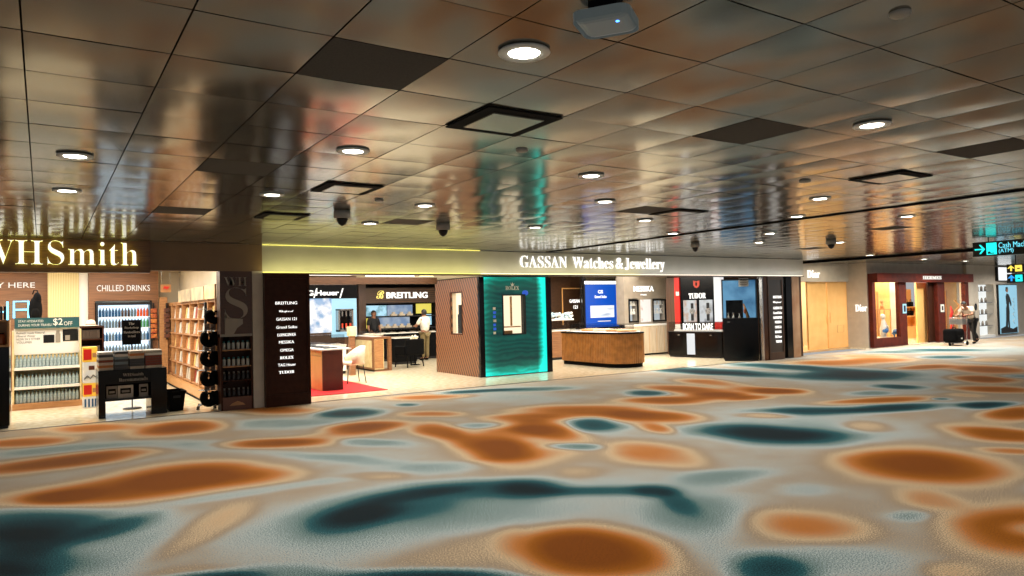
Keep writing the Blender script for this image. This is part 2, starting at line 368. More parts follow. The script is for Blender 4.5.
a, bq = fF.q(519.5, 264)[0]-xb, fF.q(663.5, 267)[0]-xb; ax = fF.q(566, 264)[0]-xb; bx_ = fF.q(572, 264)[0]-xb
letters(serif('GASSAN'), a, ax, zc0, zc1, -.02, m_wlet, gf, ext=.03, off=-.02)
letters(serif('Watches'), bx_, fF.q(612, 264)[0]-xb, zc0, zc1, -.02, m_wlet, gf, ext=.03, off=-.02)
letters('&', fF.q(615, 264)[0]-xb, fF.q(622, 264)[0]-xb, zc0, zc1, -.02, m_wlet, gf, ext=.03)
letters(serif('Jewellery'), fF.q(624, 264)[0]-xb, bq, zc0-(zc1-zc0)*.28, zc1, -.02, m_wlet, gf, ext=.03, off=-.02)

# ================================================================= LAMPS
def lamp(kind, loc, energy, col=(1, .95, .88), size=.2, rot=(0, 0, 0), sy=None, spot=2.6, blend=.6):
    l = bpy.data.lights.new('lamp', kind); l.energy = energy; l.color = col
    if kind == 'AREA':
        l.size = size; l.shape = 'RECTANGLE'; l.size_y = sy or size
    else: l.shadow_soft_size = size
    if kind == 'SPOT': l.spot_size = spot; l.spot_blend = blend
    o = bpy.data.objects.new('lamp', l); C.objects.link(o); o.location = loc; o.rotation_euler = rot; return o
dl = thing('downlight', '', 'ceiling light', (0, 0, 0))
MB().lathe([(.075, 0), (.125, 0), (.13, -.008), (.12, -.014), (.082, -.012), (.075, 0)], n=28).build('trim_ring', m_ring, dl)
MB().lathe([(.001, -.004), (.078, -.004), (.078, -.009), (.001, -.011)], n=24).build('lens', m_lamp, dl)
DLP = [((524,51),'large round downlight beside the white wireless box, nearest the top of the picture'),((75,155),'round downlight above the bookshop lettering, the nearer of the pair at the far left'),
((67,190),'round downlight above the bookshop lettering, the farther of the pair at the far left'),((353,150),'round downlight between the nearest two square ceiling vents'),
((272,194),'small round downlight above the plain brown fascia'),((425,205),'small round downlight ahead of the reeded wooden wall'),((370,223),'tiny round downlight near the hanging camera dome above the left shop opening'),
((591,175),'round downlight in line with the glowing green display wall reflection'),((605,201),'round downlight directly above the white serif shop lettering, farther of two'),
((535,227),'tiny round downlight just above the first letters of the watch shop name'),((645,220),'tiny round downlight above the last letters of the watch shop name'),
((673,233),'tiny round downlight close to the fascia at the end of the shop name'),((759,242),'tiny round downlight close to the fascia above the black watch counters'),
((872,124),'large round downlight at the right beside the dark perforated tile'),((820,198),'round downlight just short of the thin ceiling joint on the right'),
((797,216),'small round downlight near the ceiling joint above the blue lit showcase'),((770,233),'tiny round downlight beyond the ceiling joint above the black showcases'),
((907,216),'small round downlight on the right beyond the ceiling joint'),((840,242),'tiny round downlight before the black ceiling beam at the right'),
((870,255),'tiny round downlight beyond the black ceiling beam above the fashion shop corner'),((924,259),'tiny round downlight above the oxblood shop front'),((965,261),'tiny round downlight above the man with the trolley')]
for k, (p, lb) in enumerate(DLP):
    x, y = onz(*p, 2.995)
    o = dl if k == 0 else dup(dl, (0, 0, 0)); o.location = (x, y, 2.992); o['label'] = lb
    lamp('SPOT', (x, y, 2.95), 64 if x < 16 else 330, size=.07, spot=2.5 if x < 16 else 2.95)
for x in range(0, 42, 4):                 # the rows of downlights behind and beside the viewer
    for y in (-2.5, .6): lamp('SPOT', (x-3, y, 2.95), 60, size=.07, spot=2.6)
for x in (8, 12, 16, 20, 24, 28, 32): lamp('SPOT', (x, 3.6, 2.95), 62, size=.07, spot=2.6)

# vents, discs, domes, wireless box
vt = thing('ceiling_vent', '', 'air vent')
q = MB()
for a_, b_, c_, d_ in ((-.29, .29, -.29, -.2), (-.29, .29, .2, .29), (-.29, -.2, -.2, .2), (.2, .29, -.2, .2)): q.box(a_, b_, c_, d_, -.006, .002)
q.build('frame', m_blackm, vt); bx(-.2, .2, -.2, .2, -.014, -.004, bev=.004).build('panel', m_tile, vt)
VL = ['square black-framed ceiling vent nearest the viewer, beside the large middle downlight', 'square black-framed ceiling vent in front of the hanging camera dome', 'square black-framed ceiling vent farthest back, above the joint of the two fascias',
      'square black-framed ceiling vent on the right near the round downlights', 'square black-framed ceiling vent above the end of the white shop lettering']
for k, (i, j) in enumerate(VENT):
    o = vt if k == 0 else dup(vt, (0, 0, 0)); o.location = (X0+(i+.5)*T, Y0+(j+.5)*T, 2.992); o['label'] = VL[k]
m_disc = mat('grey_plastic', (150, 146, 138), .5)
DD = [((900, 13), .045, 'pale round ceiling disc at the upper right of the picture'), ((522, 150), .05, 'small dark ceiling disc behind the nearest square vent'), ((805, 181), .06, 'small dark ceiling disc beside the right square vent'), ((379, 200), .05, 'small dark ceiling disc in front of the left shop opening')]
for (p, r_, lb) in DD:
    x, y = onz(*p, 2.99); o = MB().lathe([(r_, 0), (r_, -.012), (r_*.85, -.02), (r_*.3, -.024)], n=20).build('sprinkler_cover', m_disc, None, (x, y, 2.996)); tag(o, lb, 'sprinkler')
DM = [((342, 214), .10, 'largest grey hanging camera dome, in front of the left shop opening'), ((443, 227), .1, 'grey hanging camera dome above the reeded wooden wall'), ((831, 243), .1, 'dark camera dome beyond the ceiling joint at the right'), ((695, 246), .09, 'dark camera dome close to the fascia after the shop name')]
for (p, r_, lb) in DM:
    x, y = onz(p[0], p[1]-3, 2.99); t = thing('camera_dome', lb, 'security camera', (x, y, 2.995))
    MB().lathe([(r_, 0), (r_*1.05, -.03), (r_*1.05, -.09), (r_*.8, -.1)], n=20).build('housing', m_disc, t)
    MB().lathe([(r_*.72, -.1), (r_*.66, -.13), (r_*.45, -.17), (r_*.15, -.19), (.001, -.192)], n=20).build('bubble', m_gun, t)
x, y = onz(606, 10, 2.97); t = thing('wireless_router', 'white rounded wireless access box with a blue light hanging under the ceiling at the top', 'router', (x, y, 2.995), .6)
bx(-.06, .06, -.06, .06, -.05, 0).build('mount', m_blackm, t)
bx(-.12, .12, -.12, .12, -.10, -.05, bev=.045, seg=4).build('case', mat('router_white', (205, 215, 215), .4, em=(150, 165, 165), es=.12), t)
MB().lathe([(.007, -.002), (.007, .0)], c=(-.05, -.06, -.1), n=10).build('indicator', glow('blue_led', (60, 140, 255), 8), t)

# hanging direction signs
fS = Fr(17.6, 7.8, -90)
m_sgb = mat('sign_black', (6, 10, 12), .3); m_cy2 = glow('sign_cyan', (30, 225, 220), 1.6); m_bl2 = glow('sign_blue', (40, 150, 240), 1.5); m_ye2 = glow('sign_yellow', (245, 215, 90), 1.4); m_ltb = glow('sign_pale', (110, 215, 235), 1.4)
t = fthing('direction_sign', 'black overhead direction sign with cyan arrow, square icon and cash machine wording', 'sign', fS)
s0, s1, z0, z1 = fS.r(974, 242, 1024, 257); z0 = fS.q(974, 257.2)[1]; z1 = fS.q(974, 243)[1]
bx(s0, s0+2.6, -.06, .06, z0, z1).build('board', m_sgb, t)
for k in (.3, 2.2): MB().tube([(s0+k, 0, z1), (s0+k, 0, 2.998)], .012).build('hanger', m_gun, t)
hh = z1-z0
def arrow_r(mb, x, z, L_, w, y):
    mb.prism([(x, z-w*.5), (x+L_*.85, z-w*.5), (x+L_*.85, z+w*.5), (x, z+w*.5)], y-.004, y, 'y')
    mb.prism([(x+L_*.45, z+L_*.5), (x+L_*.62, z+L_*.5), (x+L_*1.05, z), (x+L_*.8, z)], y-.0045, y, 'y'); mb.prism([(x+L_*.45, z-L_*.5), (x+L_*.62, z-L_*.5), (x+L_*1.05, z), (x+L_*.8, z)], y-.005, y, 'y')
    return mb
arrow_r(MB(), fS.q(976, 250)[0], z0+hh*.5, fS.q(986, 250)[0]-fS.q(976, 250)[0], .03, -.06).build('arrow', m_cy2, t)
sI = fS.q(987.8, 250)[0]; sJ = fS.q(998, 250)[0]
q = MB().box(sI, sJ, -.066, -.06, z0+.03, z1-.03); q.build('icon', m_cy2, t)
q = MB().box(sI+.03, sI+.08, -.07, -.066, z0+.05, z0+.1).box(sI+.08, sI+.16, -.07, -.066, z0+.05, z0+.07); q.build('icon_mark', m_sgb, t)
sK = fS.q(1000, 250)[0]; sL = fS.q(1036, 250)[0]
letters('Cash Machine', sK, sL, z0+hh*.5, z0+hh*.88, -.06, m_ltb, t, ext=.006)
letters('(ATM)', sK, sK+(sL-sK)*.42, z0+hh*.1, z0+hh*.45, -.06, m_ltb, t, ext=.006)
fS2 = Fr(21.8, 8.7, -90)
t = fthing('direction_sign', 'smaller two-row hanging sign with yellow and blue up arrows behind the cash machine sign', 'sign', fS2)
s0 = fS2.q(1007.5, 270)[0]; za = fS2.q(1008, 264.5)[1]; zb = fS2.q(1008, 283)[1]; zm = (za+zb)/2
for z0, z1, mm, mi_ in ((zm+.02, za, m_ye2, m_ye2), (zb, zm-.01, m_bl2, m_cy2)):
    bx(s0, s0+1.7, -.05, .05, z0, z1).build('board', m_sgb, t); h = z1-z0; cx = fS2.q(1012, 270)[0]; zc = (z0+z1)/2
    q = MB().box(cx-.02, cx+.02, -.056, -.05, z0+h*.2, z0+h*.7)
    q.prism([(cx-.09, zc+.0), (cx, z1-h*.12), (cx+.09, zc), (cx+.05, zc), (cx, z1-h*.3), (cx-.05, zc)], -.058, -.052, 'y'); q.build('arrow', mm, t)
    sI = fS2.q(1016, 270)[0]; sJ = fS2.q(1023, 270)[0]; q = MB().box(sI, sJ, -.056, -.05, z0+.03, z1-.03); q.build('icon', mi_, t)
    bx(sI+.05, sJ-.05, -.06, -.056, zc-.02, zc+.01).build('icon_mark', m_sgb, t)
for k in (.2, 1.5): MB().tube([(s0+k, 0, za), (s0+k, 0, 2.998)], .012).build('hanger', m_gun, t)
for k in (.2, 1.5): MB().tube([(s0+k, 0, zm-.01), (s0+k, 0, zm+.02)], .012).build('hanger', m_gun, t)

# ================================================================= BOOKSHOP
lamp('AREA', (-.5, 17.3, 2.93), 480, (1, .93, .82), 5.5, sy=5.5)
lamp('AREA', (2.0, 15.3, 2.93), 60, (1, .93, .82), 1.2, sy=2)
struct(bx(3.1, 3.198, 14.0, 21.2, 0, 2.95).build('wall_side', m_cream))
fB = Fr(0, 21.0)
def ftb(fr, px0, py0, px1, py1, y0, y1, name, m, parent, bev=0):   # box from a picture rectangle on frame fr, in its local coordinates
    s0, s1, z0, z1 = fr.r(px0, py0, px1, py1); return bx(s0, s1, y0, y1, z0, z1, bev=bev).build(name, m, parent)
def ftx(fr, s, px0, py0, px1, py1, y, m, parent, ext=.012, off=0, name='lettering'):
    s0, s1, z0, z1 = fr.r(px0, py0, px1, py1); return letters(s, s0, s1, z0, z1, y, m, parent, ext=ext, off=off, name=name)
t = fthing('checkout_wall', 'walnut boarded pay point wall with white lettering and glowing pale blue neon characters', 'wall panel', fB)
s0, s1, z0, z1 = fB.r(-60, 275, 48, 400); bx(s0, s1, 0, .1, .0, 2.93).build('boards', m_walnut, t)
ftx(fB, 'PAY HERE', -17, 282.5, 35, 287.8, 0, m_wlet1, t)
m_neon = glow('neon_blue', (120, 215, 255), 3)
s0, s1, z0, z1 = fB.r(14, 301.5, 28.5, 318)
MB().tube([(s0, -.04, z0), (s0, -.04, z1), (s1, -.04, z1), (s1, -.04, z0)], .022).tube([(s0, -.04, (z0+z1)/2), (s1, -.04, (z0+z1)/2)], .02).build('neon_character', m_neon, t)
s2 = fB.q(7.5, 310)[0]; s3 = fB.q(-6, 310)[0]; dz = .09
MB().tube([(s2, -.04, z0-dz), (s2, -.04, z1)], .022).tube([(s3, -.04, z0-dz), (s3, -.04, z1)], .022).tube([(s3, -.04, (z0+z1-dz)/2), (s2, -.04, (z0+z1-dz)/2)], .02).build('neon_character', m_neon, t)
t = fthing('slatted_column', 'cream column with fine vertical slats between the pay point and the drinks wall', 'column', fB)
s0, s1, z0, z1 = fB.r(48, 275, 79, 400); bx(s0, s1, -.2, .12, 0, 2.93).build('slat_face', m_slat, t)
s0, s1, z0, z1 = fB.r(79, 275, 88, 400); bx(s0, s1, -.15, .12, 0, 2.93).build('plain_edge', m_white, t)
t = fthing('drinks_wall', 'walnut boarded surround with white lettering around the drinks fridge', 'wall panel', fB)
s0, s1, z0, z1 = fB.r(88, 276, 157, 301); bx(s0, s1, -.3, .1, z0, 2.93).build('header_board', m_walnut, t)
sa = fB.r(88, 301, 94.5, 400); bx(sa[0], sa[1], -.3, .1, 0, z0).build('side_board', m_walnut, t)
sa = fB.r(151, 301, 157, 400); bx(sa[0], sa[1], -.3, .1, 0, z0).build('side_board', m_walnut, t)
ftx(fB, 'CHILLED DRINKS', 96, 285.5, 148.5, 291.5, -.3, m_wlet1, t)
fg = fthing('drinks_fridge', 'open black-framed drinks fridge glowing cold white behind the book table', 'fridge', Fr(fB.q(95, 330)[0], 20.6))
W = fB.q(150.5, 330)[0]-fB.q(95, 330)[0]; ZT = fB.q(120, 302.5)[1]
q = MB().box(0, .05, 0, .45, 0, ZT).box(W-.05, W, 0, .45, 0, ZT).box(.05, W-.05, 0, .45, ZT-.07, ZT).box(.05, W-.05, 0, .45, 0, .25); q.build('case', m_gun, fg)
bx(.05, W-.05, .42, .45, .25, ZT-.07).build('back_panel', glow('fridge_light', (205, 230, 250), 1.7), fg)
zs = [.45, .78, 1.11, 1.44, 1.72]
for z in zs: bx(.05, W-.05, .06, .42, z-.015, z).build('shelf', m_white, fg)
def bottle(mb, h, r):
    mb.lathe([(r*.9, 0), (r, .01), (r, h*.6), (r*.85, h*.68), (r*.35, h*.85), (r*.35, h*.92)], n=8); mb.mi = 1; mb.lathe([(r*.4, h*.92), (r*.4, h)], n=8); mb.mi = 0; return mb
bcol = [mat('bottle_blue', (70, 150, 215), .2, em=(70, 150, 215), es=.12), mat('bottle_clear', (190, 220, 235), .15, em=(150, 180, 200), es=.1), mat('bottle_dark', (60, 44, 40), .2), mat('bottle_orange', (205, 84, 34), .25), mat('bottle_green', (70, 140, 90), .2)]
cn = ['blue', 'clear', 'dark', 'orange', 'green']; capm = mat('bottle_cap', (235, 240, 245), .4); shn = ['lowest', 'second lowest', 'middle', 'second highest', 'top']
def tree_bottle(h, r, mm, cap, label, group):
    o = bottle(MB(), h, r).build('drink_bottle', [mm, cap]); return tag(o, label, 'bottle', group)
bpro = {}
for a, z in enumerate(zs):
    n = 16
    for k in range(n):
        c = 1 if a < 2 else 0
        if a == 4: c = 0 if k < 7 else (2 if k < 10 else (1 if k < 12 else 3))
        elif a == 3: c = 1 if k < 6 else (2 if k < 13 else 4)
        elif a == 2: c = 0 if k % 5 < 3 else 1
        key = c
        if key not in bpro: bpro[key] = o = tree_bottle(.24, .032, bcol[c], capm, '', '')
        else: o = bpro[key].copy(); C.objects.link(o)
        o.location = (fg.location.x+.1+(W-.2)*k/(n-1), 20.75, z)
        o['label'] = f'{cn[c]} bottle on the {shn[a]} shelf of the glowing drinks fridge'; o['group'] = f'{cn[c]} bottles on the {shn[a]} fridge shelf'
# clip strips with snacks and a red hanging sign
m_snack = mat('snack_pack', (150, 52, 30), .5, col2=(196, 120, 50), scale=14)
for k, (px_, lb) in enumerate(((154, 'strip of reddish snack packs hanging on the walnut post right of the fridge'), (166, 'strip of dark snack packs hanging on the oak board beside the bookcase'))):
    fr = Fr(0, 20.55); s, _ = fr.q(px_, 320); t = thing('snack_strip', lb, 'snack display', (s, 20.62 if k == 0 else 20.4, 1.2))
    bx(-.02, .02, 0, .01, -.1, .85).build('strip', m_gun, t)
    for z in range(6): bx(-.07, .07, -.04, 0, z*.13-.05, z*.13+.06, bev=.01).build('snack_pack', m_snack if k == 0 else mat('dark_pack', (58, 40, 30), .5, col2=(110, 60, 40), scale=12), t)
fr = Fr(0, 20.3); s0, s1, z0, z1 = fr.r(161, 297, 169, 380)
o = bx(s0, s1, 0, .12, 0, z1).build('oak_board', m_oak, None, (0, 20.5, 0)); tag(o, 'plain upright oak end board at the far end of the bookcase', 'panel')
s0, s1, z0, z1 = fr.r(157, 288, 167, 294)
t = thing('shelf_sign', 'small cream hanging sign with a red brush mark left of the bookcase', 'sign', (s0, 19.6, z0+.02)); w_ = s1-s0
bx(0, w_, 0, .03, 0, .2, bev=.004).build('board', m_oak, t); MB().prism([(.05, .07), (w_*.4, .1), (w_*.6, .06), (w_-.03, .14), (w_*.55, .15), (w_*.3, .16)], -.005, 0, 'y').build('red_mark', m_red, t)
MB().tube([(.02, .015, .2), (.02, .015, 2.95-z0-.02)], .004).tube([(w_-.02, .015, .2), (w_-.02, .015, 2.95-z0-.02)], .004).build('wire', m_steel, t)

# ---- tall oak bookcase along the right wall
fK = Fr(2.75, 14.5, -90)
t = fthing('bookcase', 'long tall oak bookcase of square bays running back along the right wall', 'bookcase', fK)
ups = [fK.q(p, 345)[0] for p in (168.5, 172, 176.5, 182.8, 190.5, 199, 208.5, 220)]
s_end = ups[0]; s_near = 0
ups = [u for u in ups if u < -.6]+[0.0]
ZB = fK.q(194, 300)[1]; ZH = fK.q(194, 288.5)[1]; zr = [.24+(ZB-.3)*k/5 for k in range(6)]
q = MB()
for u in ups: bx(u-.03, u+.03, -.01, .33, .2, ZB).build('upright', m_oak, t)
q = MB()
for z in zr: q.box(ups[0], 0, .0, .33, z-.02, z+.01)
q.build('shelf_board', m_oak, t)
bx(ups[0], 0, .325, .34, .2, ZB).build('back_board', m_oak, t)
bx(ups[0], 0, -.1, .33, 0, .2).build('plinth', m_tan, t); bx(ups[0], 0, -.12, -.1, 0, .03).build('plinth_edge', m_blackm, t)
bx(ups[0], 0, -.0, .33, ZB-.04, ZB).build('top_board', m_oak, t)
m_sg1 = mat('shelf_header', (150, 140, 120), .5, col2=(196, 176, 140), scale=4); m_sg2 = mat('shelf_header_cream', (226, 206, 160), .5, col2=(206, 170, 120), scale=5)
for k, (a, b_, mm) in enumerate(((181, 193, m_sg1), (193.5, 206.5, m_sg1), (207.5, 218, m_sg2))):
    s0, s1 = fK.q(a, 296)[0], fK.q(b_, 296)[0]; o = bx(s0, s1, -.06, -.03, ZB-.02, ZH).build('header_sign', mm, t)
m_pal = [(235, 230, 220), (210, 200, 182), (196, 120, 60), (150, 44, 32), (60, 66, 72), (230, 196, 120), (120, 140, 150)]
mb_ = [mat('book_'+n_, c_, .5, col2=tuple(min(255, int(v*.8+20)) for v in c_), scale=9) for n_, c_ in zip(('white', 'cream', 'orange', 'red', 'dark', 'yellow', 'blue'), m_pal)]
bn = ['white', 'cream', 'orange', 'red', 'dark grey', 'yellow', 'pale blue']; rown = ['lowest', 'second lowest', 'middle', 'second highest', 'top']
def book_mesh(mm, w=.16, h=.25, d=.024):
    return MB().box(0, w, 0, d, 0, h).mat(1).box(.003, w+.0015, .004, d-.004, .003, h+.001).mesh('paperback', [mm, m_white])
bms = [book_mesh(mm) for mm in mb_]
rb = random.Random(11)
for a in range(len(ups)-1):
    wd = ups[a+1]-ups[a]; n = max(2, min(4, int(wd/.24)))
    for r_ in range(5):
        for k in range(n):
            c = rb.choice([0, 0, 0, 1, 1, 1, 2, 3, 4, 5, 6]); u = ups[a]+.05+(wd-.25)*k/max(1, n-1)+rb.uniform(0, .02)
            o = bpy.data.objects.new('paperback', bms[c]); C.objects.link(o); x, y = fK.w(u, .05)
            o.location = (x, y, zr[r_]+.011); o.rotation_euler = (-.12, 0, fK.a)
            tag(o, f'{bn[c]} paperback facing out on the {rown[r_]} row of the oak bookcase', 'book', f'{bn[c]} books on the {rown[r_]} bookcase row')

# ---- water bottle rack
fR = Fr(0, 16.6); xr = fR.q(12, 360)[0]; wr = fR.q(81.5, 360)[0]-xr; fR = Fr(xr, 16.6)
t = fthing('bottle_rack', 'white three-shelf rack of clear water bottles with dark teal price header', 'display rack', fR)
z = lambda y: fR.q(46, y)[1]
q = MB().box(0, .03, 0, .5, 0, z(330)).box(wr-.03, wr, 0, .5, 0, z(330)).box(.03, wr-.03, .47, .5, 0, z(330)); q.build('side_panel', m_burl, t)
bx(0, wr, -.1, .5, 0, z(402)).build('base', m_oak, t)
bx(.03, wr-.03, .10, .13, z(354), z(328)).build('graphic_board', m_white, t)
bx(.04, wr-.03, .04, .09, z(328), z(317.5)).build('header', mat('teal_header', (34, 84, 84), .5, col2=(28, 70, 78), scale=3), t)
zz = (z(402), z(385.5), z(366.5))
for v in zz[1:]: bx(.03, wr-.03, -.02, .47, v-.05, v).build('shelf', m_white, t)
letters('STAY HYDRATED', .10, .5, z(322), z(319.7), .04, m_paint, t, ext=.004); letters('DURING YOUR TRAVEL!', .10, .64, z(326), z(323.7), .04, m_paint, t, ext=.004)
letters('$2', .66, .82, z(326.3), z(318.6), .04, m_paint, t, ext=.004, off=.01); letters('OFF', .84, .98, z(326), z(322), .04, m_paint, t, ext=.004)
m_gtx = mat('grey_text', (92, 92, 88), .6)
for k, (s_, w_) in enumerate((('Refresh made Natural', .45), ('Mineral Water', .3), ('NOW IN 2 OTHER', .38), ('VOLUMES', .24))): letters(s_, .07, .07+w_, z(333.5+k*3.1), z(331.4+k*3.1), .10, m_gtx, t, ext=.003)
bx(.5, .68, .094, .1, z(343), z(335)).build('photo_print', m_gun, t); bx(.82, wr-.05, .094, .1, z(342), z(330)).build('photo_print', m_gun, t)
q = MB().mat(0).box(.7, .78, .09, .1, z(343), z(334)).box(.71, .77, .088, .09, z(334), z(331)).box(.86, .94, .088, .094, z(341), z(336)); q.build('photo_print', m_greyp, t)
m_wb = mat('water_bottle', (170, 186, 190), .12, col2=(136, 156, 160), scale=30); m_wc = mat('bottle_top', (60, 90, 92), .4)
pr = None; rn = ['bottom', 'middle', 'upper']
for a, v in enumerate(zz):
    for d in range(2):
        for k in range(17):
            if pr is None: pr = o = bottle(MB(), .23, .031).build('water_bottle', [m_wb, m_wc])
            else: o = pr.copy(); C.objects.link(o)
            o.location = (xr+.075+(wr-.15)*k/16, 16.6+.05+.12*d if d == 0 else 16.78, v)
            tag(o, f'small clear water bottle in the {"front" if d == 0 else "rear"} line on the {rn[a]} shelf of the white rack', 'bottle', f'{"front" if d == 0 else "rear"} line of water bottles on the {rn[a]} rack shelf')
# black backpack on its display pole behind the rack
fq = Fr(0, 18.0); s0, s1, z0, z1 = fq.r(28, 297, 43, 319); sc = (s0+s1)/2
t = thing('display_pole', 'thin black pole stand holding the backpack behind the bottle rack', 'stand', (sc, 18.25, 0)); MB().lathe([(.2, 0), (.2, .015), (.02, .03), (.02, z1-.12), (.001, z1-.12)], n=14).build('pole', m_blackm, t)
t = thing('backpack', 'black backpack hanging high behind the teal price header', 'bag', (sc, 18.0, z0-.1)); bw = (s1-s0)*.5
MB().ell((0, 0, .28), bw*.95, .13, .3).ell((.03, 0, .5), bw*.6, .1, .16).build('body', m_fabk, t); MB().ell((0, -.1, .2), bw*.6, .06, .14).build('pocket', m_blackm, t)
MB().tube([(-.05, .05, .62), (-.03, .1, .7), (.03, .1, .7), (.05, .05, .62)], .012).build('handle', m_blackm, t)

# ---- dark counter cut off by the left edge
fr = Fr(0, 13.95); x1 = fr.q(9.5, 390)[0]; ztop = fr.q(5, 347)[1]; zt2 = fr.q(5, 322)[1]
t = thing('display_counter', 'black counter with an oak upper tray, cut off by the left edge of the picture', 'counter', (x1, 13.95, 0))
bx(-1.6, 0, 0, .7, .04, ztop, bev=.006).build('body', m_black, t); bx(-1.58, -.02, .03, .68, 0, .04).build('plinth', m_gun, t)
q = MB().box(-1.6, 0, .0, .7, ztop, ztop+.03).box(-.03, 0, .1, .7, ztop+.03, zt2).box(-1.6, -1.57, .1, .7, ztop+.03, zt2).box(-1.6, 0, .1, .7, zt2, zt2+.03).box(-1.57, -.03, .66, .7, ztop+.03, zt2); q.build('tray', m_tan, t)
rb = random.Random(4)
for k in range(5):
    tt = thing('snack_jar', 'amber jar in the oak tray on the black counter at the left edge', 'jar', (x1-.12-.15*k, 14.15, ztop+.03), 0, 'jars in the oak counter tray')
    MB().lathe([(.05, 0), (.055, .02), (.055, .13), (.04, .16), (.04, .17)], n=12).build('glass', mat('amber', (160, 84, 40), .3), tt); MB().lathe([(.045, .17), (.045, .19)], n=12).build('lid', m_blackm, tt)
for k in range(6):
    o = MB().box(0, .03, 0, .16, 0, .22).mat(1).box(.003, .027, .005, .161, .003, .223).build('guidebook', [mb_[4] if k % 3 else m_blackm, m_white], None, (x1-.08-.05*k, 14.2, zt2+.031)); tag(o, 'dark upright book on top of the oak tray at the left edge', 'book', 'dark books on the counter tray')

# ---- tower of toy boxes
fr = Fr(0, 15.9); xt = fr.q(83, 375)[0]; wt = fr.q(97.5, 375)[0]-xt
m_yel = mat('toy_yellow', (240, 190, 50), .4, col2=(246, 206, 86), scale=5); m_tw = mat('toy_white', (232, 230, 222), .4, col2=(206, 214, 226), scale=6)
zy = lambda y: fr.q(90, y)[1]
levels = [(407, 396.5, 2, 'white toy box with blue specks at the foot of the tower'), (396.5, 383, 1, 'yellow toy box with red square above the lowest box'), (383, 362, 2, 'white toy box with small brown square in the middle of the tower'), (362, 347, 1, 'yellow toy box with red square at the top of the tower')]
zb = 0
for k, (ya, yb, kd, lb) in enumerate(levels):
    z1 = zy(yb); t = thing('toy_box', lb, 'toy', (xt, 15.9, zb)); h = z1-zb
    bx(0, wt, 0, .3, 0, h-.003, bev=.004).build('carton', m_yel if kd == 1 else m_tw, t)
    if kd == 1: bx(wt*.05, wt*.6, -.004, 0, h*.15, h*.85).build('red_square', m_red, t); bx(wt*.66, wt*.92, -.004, 0, h*.3, h*.6).build('picture', m_oak, t)
    elif k == 2: bx(wt*.4, wt*.8, -.004, 0, h*.62, h*.82).build('brown_square', m_maroon, t); MB().tube([(wt*.1, -.005, h*.2), (wt*.3, -.005, h*.35), (wt*.5, -.005, h*.2), (wt*.7, -.005, h*.38), (wt*.9, -.005, h*.25)], .008, 6).build('printed_line', m_blackm, t)
    else:
        q = MB()
        for u in (.15, .4, .65, .85): q.box(wt*u-.015, wt*u+.015, -.004, 0, h*.1, h*.8)
        q.build('blue_specks', bcol[0], t)
    zb = z1
# ---- dark gift stand behind
fr = Fr(0, 18.2); xa_ = fr.q(78, 335)[0]; wa = fr.q(104, 335)[0]-xa_; zt = fr.q(90, 326)[1]
t = thing('gift_stand', 'dark brown gift stand with shelves behind the toy boxes', 'display stand', (xa_, 18.2, 0))
q = MB().box(0, .03, 0, .35, 0, zt).box(wa-.03, wa, 0, .35, 0, zt).box(.03, wa-.03, .32, .35, 0, zt).box(.03, wa-.03, 0, .32, 0, .3); q.build('case', m_dirb, t)
for z_ in (.9, 1.25, zt-.02): bx(0.03, wa-.03, 0, .32, z_-.02, z_).build('shelf', m_dirb, t)
for r_, z_ in enumerate((.9, 1.25)):
    for k in range(5):
        o = bx(-.045, .045, -.04, .04, 0, .2, bev=.008).build('gift_box', mat('gift_dark', (70, 56, 46), .4), None, (xa_+.12+(wa-.24)*k/4, 18.3, z_)); tag(o, f'dark gift box on the {"lower" if r_ == 0 else "upper"} shelf of the brown gift stand', 'box', f'gift boxes on the {"lower" if r_ == 0 else "upper"} stand shelf')
t = thing('sun_hat', 'pale beige hat resting on top of the dark gift stand', 'hat', (xa_+wa*.5, 18.37, zt)); MB().lathe([(.17, 0), (.17, .01), (.1, .02), (.095, .09), (.06, .13), (.001, .14)], n=20).build('felt', m_leath, t); MB().lathe([(.102, .022), (.102, .05)], n=20).build('band', m_greyp, t)

# ---- front book table
fT = Fr(0, 14.1); xt = fT.q(98.5, 395)[0]; fT = Fr(xt, 14.1); wt = fT.q(167, 392)[0]; zt = fT.q(130, 371)[1]; z = lambda y: fT.q(130, y)[1]; X = lambda x: fT.q(x, 390)[0]
t = fthing('book_table', 'black bookshop promotion table with open middle and white wording on its front', 'table', fT)
bx(0, X(105.5), 0, .75, 0, zt).build('leg', m_black, t); bx(X(151), wt, 0, .75, 0, zt).build('leg', m_black, t)
bx(0, wt, 0, .75, zt, zt+.03, bev=.004).build('tabletop', m_black, t)
bx(X(105.5), X(151), .02, .05, z(383.5), zt).build('front_panel', m_black, t); bx(X(105.5), X(151), .02, .7, z(400), z(398.5)).build('shelf', m_gun, t)
bx(X(105.5), X(151), .3, .32, z(399), zt-.02).build('shelf_back', m_blackm, t)
letters(serif('WHSmith'), X(123), X(144), z(376.2), z(373.2), .02, m_greyp, t, ext=.004); letters(serif('Recommends'), X(119), X(148), z(381.2), z(377.8), .02, m_greyp, t, ext=.004)
mag = [(107, 118, 4, 'grey-covered magazine on the low shelf of the black table, leftmost'), (118.5, 134, 1, 'cream magazine with dark square on the low shelf of the black table'), (140, 149, 4, 'tall dark framed magazine on the low shelf of the black table, at its right')]
